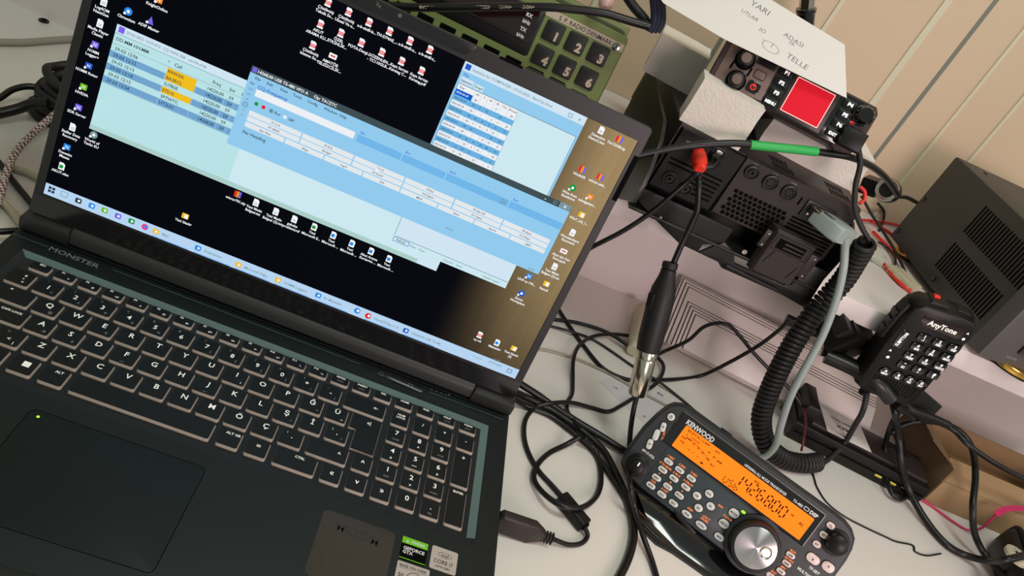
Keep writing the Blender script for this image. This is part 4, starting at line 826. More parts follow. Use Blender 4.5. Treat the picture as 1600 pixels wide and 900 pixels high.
for u0, v0, v1, cnt in ((87, 66, 101, 24), (89, 19.5, 52.5, 20)):
    for i in range(cnt):
        u_ = u0 + i * 5.05
        if u_ < 204: b.box(u_, u_ + 2.4, v0 + H0, v1 + H0, -.2, .35, 'black_deep', bev=.12)
b.build('vent_slots', ps)
b = MB(); b.M = SMt
for u_, v_ in ((4.7, 12.3), (-2 + 6, 59), (102, 9), (204, 10), (202, 60)): b.lathe([(3, 0), (2.8, 1.2), (1.6, 1.6), (.1, 1.2)], 'black_gloss', u_, v_ + H0, 16)
b.build('case_screws', ps)
b = MB(); b.lathe([(3, 0), (2.6, 1.6), (.1, 1.8)], 'black_gloss', -38, 92, 14)
for v in range(len(b.v)): b.v[v] = Vector((b.v[v].x, b.v[v].y, b.v[v].z + H1))
b.build('top_screw', ps)
b = MB(); b.M = fmat((0, -109, 0), Vector((1, 0, 0)), Vector((0, 0, 1)), Vector((0, -1, 0))); b.box(-38, -20, 24, 38, 0, 2.5, 'black_gloss', bev=.6); b.text('ON', -40, 40, 4, 'key_print_dim', .1); b.text('POWER', -37, 16, 4, 'key_print_dim', .1); b.build('power_switch', ps)
for fx, fy in ((-12, -100), (42, -96), (-52, 90), (52, 90)):
    b = MB(); R_ = 34 if fy < 0 and fx < 0 else 14
    b.lathe([(R_ * .9, 0), (R_, 1), (R_, 3)], 'black_plastic', fx, fy + (14 if R_ > 20 else 0), 40); b.lathe([(R_, 3), (R_ + .3, 4), (R_ + .3, 8), (R_, H0)], 'gold', fx, fy + (14 if R_ > 20 else 0), 40); b.build('foot', ps, label='brass ringed foot with a black rubber sole')
# ================================================================ keypad microphone hanging at the shelf edge
HX, HV, HN = frame(-5.5, -1, 7.5); HM = fmat((737, 185, 180.5), HX, HV, HN)
p = HM @ Vector((4, -60, -14)); T = fmat(p, HX, HN * -1, HV); Ti = T.inverted()
mc = thing('keypad_microphone', 'black handheld microphone with a white lettered keypad, hanging at the shelf edge', 'microphone', T)
def hnew(): b = MB(); b.M = Ti @ HM; return b
q = [(-28, -66), (-28.5, -20), (-26, 12), (-24, 25), (-16, 32), (20, 33), (33, 31), (38.8, 24), (38.5, 5), (35.5, -55), (33, -72), (26, -79), (-16, -79), (-24, -75)]
b = hnew(); b.loft([[(x, y, z) for x, y in r_] for r_, z in ((inset(q, 5), -32), (inset(q, 1.5), -30), (inset(q, -2.6), -22), (inset(q, -2.2), -9), (q, -4), (inset(q, .6), -1), (inset(q, 2), 0))], 'black_plastic')
b.build('body', mc)
b = hnew(); b.prism([(-32.5, -18), (-30.5, 14), (-28, 24), (-25, 24), (-25, -18)], -22, -7, 'coil_rubber', bev=1.2)
for v in (-10, 0, 10): b.box(-33.2, -29, v - 3, v + 3, -20, -9, 'black_plastic', bev=.8)
b.build('talk_bar', mc)
b = hnew(); b.prism([(-14, 30), (-10, 36), (6, 36.6), (9, 33), (10, 30)], -24, -6, 'coil_rubber', bev=1); b.prism([(14, 30), (17, 36), (30, 35), (33, 30)], -22, -8, 'coil_rubber', bev=1); b.box(-7, -1, 36, 38.5, -20, -15, 'red_plastic', bev=.6); b.build('top_buttons', mc)
b = hnew(); b.prism([(-12, 23.5), (29, 22.4), (30, 13), (27, 10.6), (-8, 12), (-13, 17)], 0, .7, 'display_maroon', bev=.3); b.text('AnyTone', 9, 17.4, 7.6, 'key_print', .8, bold=.03, rot=-1, sx=1.02); b.build('name_plate', mc, label='maroon name plate')
b = hnew(); b.prism(rr(-17.4, -8.6, 9, 21, 2), 0, .9, 'black_gloss', bev=.4); b.text('SUBPTT/AB', -17.4, -8.6, 4.4, 'white_lit', 1, rot=82, bold=.03, sx=.78); b.build('side_key', mc)
b = hnew()
for t, u, v, s_ in (('^', -19.6, -25, 5), ('●', -17.6, -32.4, 3.6), ('^', 33.3, 19, 4.4), ('●', 33.2, 12.6, 3.6)): b.text(t, u, v, s_, 'white_lit', .06, bold=.04)
b.flat(circ(-18, -32.6, 1.3, 12), .06, 'white_lit'); b.flat(circ(33.2, 12.8, 1.2, 12), .06, 'white_lit'); b.build('side_marks', mc)
ks = [('1', '.,?'), ('2', 'ABC'), ('3', 'DEF'), ('4', 'GHI'), ('5', 'JKL'), ('6', 'MNO'), ('7', 'PQRS'), ('8', 'TUV'), ('9', 'WXYZ'), ('*', 'SC'), ('0', '+'), ('#', '↑')]
for i, (t, s2_) in enumerate(ks):
    u, v = -.4 + (i % 3) * 15.6, .8 - (i // 3) * 11.75; b = hnew(); q = rr(u, v, 12, 8, 2); b.prism(inset(q, -.5), 0, .15, 'black_deep'); b.prism(q, 0, 1.8, 'black_gloss', bev=.6)
    b.text(t, u + .3, v + 1.7, 4.2, 'white_lit', 1.9, bold=.05); b.text(s2_, u + .3, v - 1.9, 3.5, 'white_lit', 1.9, bold=.04, sx=.85); b.build('key', mc)
for t, u, s2_ in (('A', -11.6, 'MENU'), ('B', 2, 'VOL'), ('C', 14.6, 'SQL'), ('D', 26.6, 'ENT')):
    b = hnew(); q = circ(u, -48.2, 5.8, 24, 4.8); b.prism(inset(q, -.5), 0, .15, 'black_deep'); b.prism(q, 0, 1.8, 'black_gloss', bev=.6); b.text(t, u, -46.6, 3.8, 'white_lit', 1.9, bold=.05); b.text(s2_, u, -50, 2.9, 'white_lit', 1.9, bold=.04, sx=.85); b.build('key', mc)
b = hnew()
for r in range(6):
    for c in range(14):
        u = -17 + c * 3.3; v = -56.2 - r * 2.6
        if (abs(u - 4) / 26) ** 2 + (abs(v + 62) / 10) ** 2 < 1.05: b.flat(rr(u, v, 2, 1.4, .5, 2), .08, 'black_deep')
b.build('speaker_grille', mc)

# ================================================================ coiled microphone cord
pa = W([(1338, 212, 'y', 214), (1341, 232, 'y', 206), (1344, 258, 'y', 196), (1337, 290, 'y', 190), (1336, 325, 'y', 186), (1345, 352, 'y', 182), (1356, 372, 'y', 178)])
cp = smooth_path(W([(1354, 377, 'y', 176), (1338, 405, 'y', 180), (1316, 440, 'y', 184), (1280, 480, 'y', 180), (1250, 520, 'y', 174), (1224, 565, 'y', 168), (1203, 610, 'y', 163), (1190, 652, 'y', 158), (1196, 690, 'y', 152), (1222, 716, 'z', 11), (1254, 724, 'z', 10), (1280, 722, 'z', 10)]), 40)
# coil: a helix wound about the sagging axis
L_ = [0]
for a, c in zip(cp, cp[1:]): L_.append(L_[-1] + (c - a).length)
hel = []; pitch = 4.9; tot = L_[-1]; turns = tot / pitch; u = None; N_ = int(turns * 14); j = 0; tprev = None
for i in range(N_ + 1):
    s_ = tot * i / N_
    while j < len(cp) - 2 and L_[j + 1] < s_: j += 1
    t_ = (cp[j + 1] - cp[j]).normalized(); f_ = (s_ - L_[j]) / max(1e-6, L_[j + 1] - L_[j]); c = cp[j].lerp(cp[j + 1], min(1, max(0, f_)))
    if u is None: u = t_.orthogonal().normalized()
    u = (u - t_ * u.dot(t_)).normalized(); w_ = t_.cross(u); a = 2 * math.pi * turns * i / N_; ra = 8.2 * min(1, .35 + i / 10, .35 + (N_ - i) / 10)
    hel.append(c + (u * math.cos(a) + w_ * math.sin(a)) * ra)
b = MB(); b.tube(pa + [pa[-1].lerp(hel[0], .5)], 2.5, 'cable_matte'); b.tube(hel, 2.4, 'coil_rubber', n=8, raw=True)
b.tube([hel[-1]] + W([(1296, 716, 'z', 10), (1318, 694, 'z', 22), (1336, 664, 'z', 52), (1349, 640, 'y', 178)]) + [HM @ Vector((-10, -76, -14))], 3.0, 'cable_matte')
b.M = None
cord = tag(b.build('coiled_microphone_cable'), 'thick black coiled cable drooping from the red screened radio to the keypad microphone', 'cable')
b = MB(); e0 = HM @ Vector((-10, -84, -13)); e1 = HM @ Vector((-8, -66, -14)); b.M = axis_mat(e0, e1); b.lathe([(3.4, -6), (4.6, 2), (5.2, 8), (6.4, 12), (7, 19)], 'black_plastic', n=20)
for z_ in (-4, -1, 2, 5): b.lathe([(4.2 + z_ * .1, z_), (5 + z_ * .1, z_ + .6), (4.2 + z_ * .1, z_ + 1.2)], 'black_plastic', n=20)
b.build('strain_relief', cord)
b = MB(); b.M = AM; lu, lv_ = local(AM, 1334, 211, 8); b.box(lu - 9, lu + 11, lv_ - 12, lv_ + 5, 0, 11, 'black_plastic', bev=2.5); b.build('plug', cord)

# ================================================================ grey serial cable
P0 = Vector((577, 199, 241)); D = Vector((.52, -.50, -.60)).normalized(); M = axis_mat(P0 - D * 2, P0 + D * 30, Vector((0.8, .1, .75)))
T = Matrix.Translation(P0); Ti = T.inverted(); sg = thing('serial_cable', 'pale grey serial cable with a square screw hood plugged into the transceiver', 'cable', T)
P1 = P0 + Vector((25, -24, -22)) 
HX2, HY2 = Vector((1, -.25, -.2)).normalized(), None
# hood axes: long side along the socket, depth towards the viewer
hu = Vector((1, 0, -.06)).normalized(); hd = (aty(1315, 366, 174) - P0).normalized(); hv = hd.cross(hu).normalized(); hu = hv.cross(hd).normalized(); HD = Ti @ fmat((577, 199, 241), hu, hv, hd)
b = MB(); b.M = HD; b.box(-12.5, 12.5, -5, 5, -1, 7, 'steel', bev=.8); b.build('connector_shell', sg)
b = MB(); b.M = HD; b.loft([[(x, y, z) for x, y in r_] for r_, z in ((rr(0, 0, 31, 13, 1.5), 4), (rr(0, 0, 32, 14, 1.5), 8), (rr(0, 0, 32, 15, 2), 26), (rr(0, 0, 28, 15, 3), 34), (rr(0, 0, 24, 13, 3), 36))], 'cable_grey'); b.box(-14, -9, 6.5, 8.2, 10, 22, 'steel', bev=.5); b.box(9, 14, 6.5, 8.2, 10, 22, 'steel', bev=.5); b.build('hood', sg)
for x in (-13.5, 13.5):
    b = MB(); b.M = HD @ Matrix.Translation((x, 5, 4)); b.lathe([(2.6, 0), (2.8, 1), (2.8, 6), (2, 7)], 'nickel', n=16); b.build('thumb_screw', sg)
b = MB(); b.M = Ti; st = (T @ HD) @ Vector((0, 0, 34))
b.tube([st] + W([(1320, 392, 'y', 172), (1317, 425, 'y', 167), (1306, 470, 'y', 160), (1285, 525, 'y', 152), (1258, 575, 'y', 145), (1235, 620, 'y', 140), (1220, 665, 'y', 138), (1212, 695, 'y', 140), (1196, 712, 'z', 12), (1176, 716, 'z', 4), (1150, 706, 'z', 4)]), 3.6, 'cable_grey', n=14); b.build('cord', sg)

# ================================================================ cables about the transceiver
ct = W([(985, 246, 'y', 165), (1010, 240, 'y', 168), (1050, 232, 'y', 172), (1100, 226, 'y', 176), (1150, 224, 'y', 180), (1200, 229, 'y', 184), (1250, 234, 'y', 188), (1290, 239, 'y', 196), (1330, 246, 'y', 206), (1362, 260, 'y', 222), (1385, 279, 'y', 240), (1402, 304, 'y', 258)])
b = MB(); b.tube(ct, 3.1, 'cable_black', n=14); cx_ = tag(b.build('coaxial_cable'), 'black coaxial cable with a green taped section crossing in front of the transceiver', 'cable')
b = MB(); b.tube(W([(1172, 226, 'y', 182), (1200, 229, 'y', 184), (1240, 233, 'y', 187), (1276, 237, 'y', 193)]), 3.9, 'green_tape', n=16); b.build('tape_sleeve', cx_, label='bright green tape sleeve')
b = MB(); a = aty(1386, 297, 266); b.M = axis_mat(a, a + (CAM - a).normalized() * 10 + Vector((-4, -3, 1)) ); b.lathe([(9, -24), (11.5, -18), (12, -4), (11, 0)], 'black_plastic', n=28); b.lathe([(11, 0), (10.4, 2.4), (7.2, 2.4), (6.6, 0), (6.4, -4), (.1, -4)], 'nickel', n=28, cap0=False)
b.build('plug', cx_, label='round plug with a bright metal ring')
b = MB(); a, c = aty(1354, 288, 292), aty(1376, 296, 284); b.M = axis_mat(a, c); b.box(-11, 11, -8, 8, -4, 14, 'black_plastic', bev=2); b.build('plug_housing', cx_)
cb = MB(); us = FM @ Vector((0, 0, 0)); s0 = Vector((467, 199, 250))
cb.tube([s0, s0 + Vector((-2, -14, -3))] + W([(1096, 266, 'y', 178), (1060, 296, 'y', 172), (1020, 330, 'y', 168), (975, 360, 'y', 165), (925, 386, 'y', 165), (880, 410, 'y', 170)]), 2.2, 'cable_black'); cb.M = axis_mat(s0 + Vector((0, 6, 0)), s0 + Vector((-2, -14, -4))); cb.box(-5, 5, -3.4, 3.4, 0, 13, 'black_plastic', bev=1)
tag(cb.build('data_cable'), 'thin black cable running from the small square socket down behind the laptop lid', 'cable')
# audio lead with the red plug
r0 = Vector((450, 198, 247)); r1 = Vector((452, 172, 240))
rp = MB(); rp.tube([r1 + Vector((0, -6, -3))] + W([(1092, 288, 'y', 158), (1090, 325, 'y', 153), (1083, 345, 'y', 151), (1066, 380, 'y', 147), (1052, 412, 'y', 142)]), 2.7, 'cable_black')
rp.tube([r1 + Vector((2, -4, -5))] + W([(1087, 330, 'y', 152), (1074, 368, 'y', 148), (1058, 395, 'y', 145), (1050, 412, 'y', 142)]), .9, 'cable_matte', n=6)
al = tag(rp.build('audio_lead'), 'black audio lead with a red plug in the transceiver, hanging down to the metal plug', 'cable')
b = MB(); b.M = axis_mat(r0, r1); b.lathe([(4.6, 0), (6.4, 5), (7, 12), (6.4, 18), (4.8, 22), (5, 23), (4, 24)], 'red_plastic', n=24); b.lathe([(5.4, -2), (5.4, 1)], 'nickel', n=20); b.build('plug', al, label='red plastic plug')
a, c = aty(1048, 410, 141), aty(1012, 548, 112); d_ = aty(996, 616, 100)
b = MB(); b.M = axis_mat(a, c); L1 = (c - a).length; b.lathe([(6.4, 0), (6.8, 1), (6.8, 5), (5.8, 6), (6.8, 7), (6.8, 10), (7.6, 14), (10.6, 24), (11.6, 34), (11.4, L1 - 12), (10.2, L1)], 'coil_rubber', n=28)
b.box(-13.6, -9, -3, 3, 28, 42, 'black_plastic', bev=1); b.build('boot', al, label='black tapered rubber boot')
b = MB(); b.M = axis_mat(c, d_); L2 = (d_ - c).length; b.lathe([(8.4, -2), (9.4, 0), (9.4, 6), (8.4, 7), (8.9, 8.5), (8.9, L2 - 1.5), (8.2, L2)], 'nickel', n=28); b.build('metal_sleeve', al, label='scuffed bright metal connector sleeve')
b = MB(); b.tube([d_] + W([(990, 640, 'y', 92), (985, 675, 'y', 84), (983, 715, 'y', 66), (984, 755, 'z', 26), (992, 795, 'z', 12), (1004, 835, 'z', 8), (1020, 880, 'z', 3), (1034, 930, 'z', 3)]), 2.3, 'cable_black'); b.build('tail', al)

# ================================================================ cables lying on the desk
CG = 'cables tangled on the desk'
def desk_cable(label, pts, r, m='cable_black', z0=None, **k):
    spec = [(p[0], p[1], 'y', -p[2]) if len(p) > 2 and p[2] < 0 else (p[0], p[1], 'z', (p[2] if len(p) > 2 else r + .1)) for p in pts]
    return cable(k.pop('name', 'cable'), label, spec, r, m, group=CG)
desk_cable('black cable slanting down from the lid edge, then right towards the stepped white panel', [(862, 462), (874, 485), (893, 514), (912, 540), (942, 575), (980, 593), (1010, 593, 4), (1050, 593), (1095, 587), (1140, 566, -245), (1185, 540, -240), (1218, 515, -240), (1232, 500, -240)], 2.1)
desk_cable('black cable leaving the lid edge, passing behind the metal sleeve and under the coil', [(840, 494), (866, 499), (905, 505), (950, 520, 7), (990, 545, 7), (1020, 556), (1040, 548, -272), (1075, 532, -262), (1098, 512, -260), (1120, 505, -258), (1140, 509, -256), (1160, 530, -252), (1178, 552, -248), (1200, 575, -242), (1232, 606, -232), (1256, 640, -222), (1262, 672, -214)], 2.1)
desk_cable('thinner black cable running past the metal sleeve to the top edge of the control head', [(835, 504), (862, 510), (892, 518, 5), (925, 530), (960, 552), (990, 573), (1026, 594, 5), (1060, 620), (1090, 646), (1113, 668), (1150, 690)], 1.5)
desk_cable('black cable making a hairpin above the bundle beside the laptop', [(1010, 532), (985, 525, 6), (955, 522, 7), (925, 526, 6), (905, 540, 7), (896, 562, 6), (895, 595), (894, 615), (887, 628), (886, 640), (892, 652, 6), (906, 668, 9)], 2.0)
lp = desk_cable('long looping black cable that ends in a small inline block beside the laptop', [(1020, 552), (1034, 566, 6), (1036, 580, 6), (1024, 600, 5), (996, 618), (970, 634), (950, 643), (924, 637), (892, 629, 6), (862, 630, 9), (838, 636, 4), (822, 654), (819, 680), (826, 708), (842, 736), (862, 758), (878, 776)], 2.1)
a, c = atz(876, 776, 6), atz(914, 822, 6); b = MB(); b.M = axis_mat(a, c); b.box(-5.5, 5.5, -5.2, 5.2, 0, (c - a).length, 'black_plastic', bev=1.2, r=1.5); b.lathe([(4, (c - a).length), (3.6, (c - a).length + 1.4), (1, (c - a).length + 1.5)], 'black_deep', n=18); b.build('inline_block', lp)
desk_cable('black cable curled in a ring around the inline block', [(905, 683, 12), (884, 695, 4), (858, 708), (840, 726), (834, 746, 3), (843, 764, 6), (866, 784, 12), (892, 794, 14), (914, 791, 12), (932, 775, 4), (939, 752), (937, 724), (928, 700, 6), (912, 684, 12)], 2.4)
b = MB(); b.tube(W([(914, 824, 'z', 6), (918, 838, 'z', 3), (908, 849, 'z', 2.4), (888, 851, 'z', 3), (866, 843, 'z', 7)]), 1.9, 'cable_black'); dg = tag(b.build('plug_adapter'), 'black angular plug sticking out of the laptop right side beside the inline block', 'plug')
a, c = Vector((383, -6, 12)), atz(862, 842, 8); a = atz(776, 812, 12); b = MB(); b.M = axis_mat(a, c); L3 = (c - a).length; b.M = b.M
b.loft([[(x, y, z) for x, y in r_] for r_, z in ((rr(0, 0, 7, 15, 2), 0), (rr(0, 0, 9, 19, 2.5), 2), (rr(0, 0, 9, 20, 2.5), L3 * .62), (rr(0, 0, 7, 12, 2.5), L3 * .8), (rr(0, 0, 5, 6, 2), L3 * .84), (rr(0, 0, 4, 5, 2), L3))], 'black_brown')
for i in range(4): b.box(-3.2, 3.2, -3.8, 3.8, L3 * .82 + i * 2.6, L3 * .82 + 1.5 + i * 2.6, 'black_brown', bev=.4)
b.build('body', dg)
desk_cable('thick black cable of the bundle running from the laptop hinge straight to the control head', [(800, 590, 16), (815, 601, 12), (840, 617, 8), (862, 633, 6), (900, 658, 6), (940, 682, 6), (975, 704, 5), (1010, 718, 4)], 3.4)
desk_cable('thick black cable of the bundle bending down past the control head foot', [(802, 612, 14), (820, 620, 8), (850, 634, 4), (885, 656, 4), (918, 680, 4), (944, 706), (962, 740), (978, 775), (988, 808), (990, 840), (982, 872), (966, 905), (945, 940)], 3.4)
desk_cable('medium black cable of the bundle that disappears under the control head foot', [(800, 622, 12), (822, 634, 4), (860, 650), (900, 680), (926, 704), (946, 732), (966, 762), (986, 792), (1004, 818), (1030, 844, 2.6)], 2.6)
cable('flat_cable', 'flat grey cable lying under the black cables towards the control head', [(835, 545, 'z', 1.2), (860, 549, 'z', 1.2), (900, 561, 'z', 1.2), (950, 583, 'z', 1.2), (1000, 612, 'z', 1.2), (1045, 636, 'z', 1.2), (1075, 652, 'z', 1.2)], 1.6, 'cable_beige')
b = MB(); q = [atz(px, py, .2) for px, py in ((936, 596), (950, 590), (985, 600), (1068, 636), (1082, 690), (1014, 668))]; q = [(p.x, p.y) for p in q]; b.prism(q, .05, .35, 'paper_grey')
for t, px, py in (('1A', 962, 606), ('.', 975, 622), ('RO', 1032, 616), ('•', 994, 626), ('ol', 1006, 650)): p = atz(px, py, .4); b.text(t, p.x, p.y, 5, 'ink', .45, rot=-10)
tag(b.build('drawing_sheet'), 'pale printed sheet lying on the desk at the corner of the control head', 'paper')
a, c = atz(1003, 478, 8), atz(988, 548, 8); b = MB(); b.M = axis_mat(a, c); L4 = (c - a).length; b.lathe([(4, 0), (7, 6), (7.4, L4 - 18), (6.4, L4 - 10)], 'cream', n=24)
for i in range(4): b.lathe([(6, L4 - 10 + i * 2.6), (6.4, L4 - 9 + i * 2.6), (5.6, L4 - 7.8 + i * 2.6)], 'cream', n=24)
tag(b.build('ferrite_capsule'), 'small cream coloured plastic capsule half hidden behind the metal sleeve', 'capsule')

# ================================================================ stepped white panel leaning under the shelf
A, B_, C_ = atz(1067, 432, 57), atz(1340, 574, 57), atz(1035, 538, 1.5)
ux = (B_ - A).normalized(); dn = (C_ - A); dn = (dn - ux * dn.dot(ux)); Ld = dn.length; dn.normalize(); T = fmat(A, ux, dn * -1, ux.cross(dn * -1)); W_ = (B_ - A).length + 30
pn = thing('stepped_panel', 'white panel with stepped moulded rims leaning under the shelf behind the desk cables', 'panel', T)
b = MB(); Lb = Ld - 3
b.prism([(0, -Lb), (W_, -Lb), (W_, 0), (0, 0)], -1.5, 0, 'edge_white'); lv = 0
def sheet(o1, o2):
    # one terrace of the moulding, the shadow at its foot painted as a dark strip
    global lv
    b.prism([(o1, -Lb), (W_, -Lb), (W_, -o2), (o1, -o2)], lv, lv + .35, 'painted_step_shade')
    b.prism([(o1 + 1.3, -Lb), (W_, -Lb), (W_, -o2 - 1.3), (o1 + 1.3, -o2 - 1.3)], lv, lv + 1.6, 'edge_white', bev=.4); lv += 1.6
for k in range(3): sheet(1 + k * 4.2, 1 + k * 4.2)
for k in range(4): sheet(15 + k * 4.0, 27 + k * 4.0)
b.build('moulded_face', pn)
# black console on the desk with a paper label
q0 = atz(1230, 684, 0); q1 = atz(1402, 773, 0); ux = (q1 - q0).normalized(); uy = Vector((-ux.y, ux.x, 0)); T = fmat(q0, ux, uy, Vector((0, 0, 1)))
bx = thing('desk_console', 'long low black console on the desk with a white paper label on its top', 'console', T)
b = MB(); b.box(-4, 162, 0, 52, 0, 24, 'black_plastic', bev=2); b.box(14, 158, 8, 50, 22, 28, 'black_brown', bev=2); b.box(0, 160, -1, 2, 12, 13.5, 'black_deep'); b.box(-2, 12, 6, 50, 22, 46, 'black_plastic', bev=3); b.build('case', bx)
b = MB(); b.box(102, 110, .2 - 1.6, 0, 9, 12, 'yellow', bev=.5); b.box(120, 128, -1.4, 0, 9, 12, 'yellow', bev=.5); b.box(134, 146, -1.2, 0, 11, 12.4, 'steel', bev=.3); b.build('indicators', bx, label='small yellow indicator bars')
LMt = T; lq = [plane_pt(px, py, Vector((0, 0, 1)), 28.4) for px, py in ((1281, 632), (1344.5, 665.5), (1362, 706.7), (1293, 673))]; lq = [T.inverted() @ p for p in lq]
b = MB(); b.prism([(p.x, p.y) for p in lq], 28.05, 28.35, 'paper'); cxx = sum(p.x for p in lq) / 4; cyy = sum(p.y for p in lq) / 4; rt = math.degrees(math.atan2(lq[1].y - lq[0].y, lq[1].x - lq[0].x))
b.text('TMAX', cxx, cyy - 3, 8, 'dark_print', 28.45, rot=180 + rt, bold=.02); b.text('TANOTACI', cxx - 2, cyy + 8, 6, 'dark_print', 28.45, rot=180 + rt, bold=.02, sx=.9); b.build('paper_label', bx, label='white paper label with upside down lettering')
# dark blocks stacked below the shelf edge behind the microphone
a = aty(1330, 520, 215); M = fmat((700, 214, 88), *frame(-28, 14, -6)); T = fmat((720, 226, 60), Vector((1, 0, 0)), Vector((0, 1, 0)), Vector((0, 0, 1)))
ad = thing('under_shelf_block', 'dark grey power adaptor block wedged below the shelf edge behind the microphone', 'adaptor', T); Ti = T.inverted()
fx, fv, fn = frame(20, -20, -14); c0 = aty(1338, 545, 214)
b = MB(); b.M = Ti @ fmat(c0, fx, fv, fn); b.box(-22, 20, -22, 14, -34, 0, 'black_plastic', bev=2.5); b.box(-18, 24, -18, -14, -.2, .3, 'black_deep'); b.box(-34, -10, -4, 12, -30, -6, 'black_metal', bev=2); b.build('block', ad)
b = MB(); b.M = Ti; b.tube(W([(1228, 498, 'y', 250), (1250, 508, 'y', 245), (1280, 520, 'y', 240), (1312, 530, 'y', 228)]), 6, 'black_plastic', n=8); b.tube(W([(1290, 556, 'y', 215), (1330, 574, 'y', 205), (1370, 598, 'y', 190), (1392, 624, 'y', 184)]), 8, 'black_metal', n=10); b.tube(W([(1285, 548, 'y', 222), (1330, 566, 'y', 212), (1372, 590, 'y', 200)]), 5, 'black_plastic', n=10); b.build('lead', ad)

c0 = aty(1440, 640, 190); T = Matrix.Translation((c0.x, c0.y, c0.z - 14)); a2 = thing('under_shelf_block', 'dark block standing in for the shadowed bracket directly below the keypad microphone', 'adaptor', T)  # dark block added where the lower bracket lies in shadow
b = MB(); b.M = T.inverted() @ fmat(c0, *frame(14, 12, -18)); b.box(-26, 22, -10, 16, -30, 0, 'black_plastic', bev=3); b.box(-20, 14, -16, -9, -24, -6, 'black_metal', bev=1.5); b.build('block', a2)
b = MB(); b.M = T.inverted(); b.tube(W([(1400, 612, 'y', 196), (1412, 628, 'y', 190), (1425, 640, 'y', 184), (1455, 652, 'y', 182), (1482, 664, 'y', 182)]), 4, 'black_plastic', n=10); b.build('lead', a2)
# ================================================================ cardboard box and black ribbed case at the right
q0 = atz(1441, 783, 0); q1 = atz(1600, 850, 0); ux = (q1 - q0).normalized(); uy = Vector((-ux.y, ux.x, 0)); T = fmat(q0, ux, uy, Vector((0, 0, 1)))
cbx = thing('cardboard_box', 'open brown cardboard box standing on the desk beneath the shelf', 'box', T)
b = MB(); b.box(0, 210, 0, 2.5, 0, 34, 'cardboard', bev=.5); b.build('front_wall', cbx); b = MB(); b.box(0, 2.5, 2.5, 118, 0, 52, 'cardboard_dark', bev=.5); b.build('left_wall', cbx)
b = MB(); b.box(0, 210, 116, 118.5, 0, 42, 'cardboard', bev=.5); b.build('back_wall', cbx); b = MB(); b.box(2.5, 210, 2.5, 116, .3, 2.6, 'cardboard'); b.build('bottom', cbx); b = MB(); b.box(207.5, 210, 2.5, 116, 0, 50, 'cardboard', bev=.5); b.build('right_wall', cbx)
b = MB(); b.add([(3, 3, 34), (208, 3, 34), (206, 34, 46), (14, 34, 46), (3, 3, 32.5), (208, 3, 32.5), (206, 34, 44.5), (14, 34, 44.5)], [(0, 1, 2, 3), (4, 5, 6, 7), (0, 1, 5, 4), (1, 2, 6, 5), (2, 3, 7, 6), (3, 0, 4, 7)], 'cardboard'); b.build('flap', cbx)
b = MB(); b.add([(2, 12, 52), (2, 112, 52), (-34, 104, 70), (-30, 22, 66), (2, 12, 50.5), (2, 112, 50.5), (-34, 104, 68.5), (-30, 22, 64.5)], [(0, 1, 2, 3), (4, 5, 6, 7), (0, 1, 5, 4), (1, 2, 6, 5), (2, 3, 7, 6), (3, 0, 4, 7)], 'cardboard_dark'); b.build('flap', cbx)
g0 = atz(1533, 850, 0); g1 = atz(1600, 945, 0); ux = Vector((.955, .296, 0)); 
T = fmat((936, 92, 0), Vector((.96, -.28, 0)), Vector((.28, .96, 0)), Vector((0, 0, 1)))
gc = thing('ribbed_charger', 'dusty black ribbed charger block with a round cream dial at the lower right', 'charger', T)
b = MB(); b.box(0, 90, -40, 72, 0, 38, 'black_metal', bev=7, r=12)
for i in range(5): b.tube([(12 + i * 15, 10, 38.4), (13 + i * 15, 66, 38.4), (14 + i * 15, 78, 26), (14 + i * 15, 80, 6)], 3.4, 'black_plastic', n=8)
b.build('case', gc)
x, y = 0, 0; pd = T.inverted() @ atz(1590, 868, 39)
b = MB(); b.lathe([(13, 36), (13, 39.4), (11.6, 40.4), (.1, 40.4)], 'cream', pd.x, pd.y, 32); b.flat(circ(pd.x - 1, pd.y + 2, 2.2, 14), 40.6, 'black_deep')
for i in range(16): a = i * math.pi / 8; b.line((pd.x + 7.5 * math.cos(a), pd.y + 7.5 * math.sin(a)), (pd.x + 10.5 * math.cos(a), pd.y + 10.5 * math.sin(a)), 1.2, 40.6, 'edge_white')
b.build('dial', gc, label='round cream dial')

RG = 'thick cables looping below the microphone'
cable('cable', 'thick black cable swooping from behind the microphone across the desk to the dial block', [(1394, 628, 'y', 204), (1399, 648, 'y', 194), (1404, 680, 'z', 60), (1408, 720, 'z', 40), (1420, 765, 'z', 16), (1446, 812, 'z', 6), (1478, 850, 'z', 4), (1510, 868, 'z', 6), (1545, 876, 'z', 20), (1575, 874, 'z', 46), (1630, 860, 'z', 50)], 3.7, group=RG)
cable('cable', 'black cable arching over the cardboard box and down to the dial block', [(1392, 676, 'z', 60), (1410, 664, 'z', 70), (1440, 658, 'z', 80), (1475, 662, 'z', 84), (1504, 678, 'z', 80), (1520, 705, 'z', 72), (1524, 745, 'z', 60), (1520, 790, 'z', 44), (1522, 830, 'z', 24), (1536, 862, 'z', 12), (1556, 886, 'z', 12), (1580, 915, 'z', 12)], 3.5, group=RG)
cable('cable', 'black cable hanging in a narrow loop in front of the cardboard box', [(1408, 640, 'z', 80), (1392, 664, 'z', 60), (1383, 700, 'z', 30), (1384, 740, 'z', 14), (1392, 768, 'z', 8), (1406, 780, 'z', 5), (1419, 770, 'z', 6), (1420, 735, 'z', 16), (1412, 700, 'z', 36), (1404, 665, 'z', 64)], 2.7, group=RG)
cable('cable', 'black cable crossing the cardboard box towards the right frame edge', [(1430, 650, 'z', 84), (1460, 658, 'z', 90), (1490, 672, 'z', 90), (1512, 694, 'z', 88), (1545, 718, 'z', 84), (1580, 738, 'z', 80), (1630, 762, 'z', 76)], 3.0, group=RG)
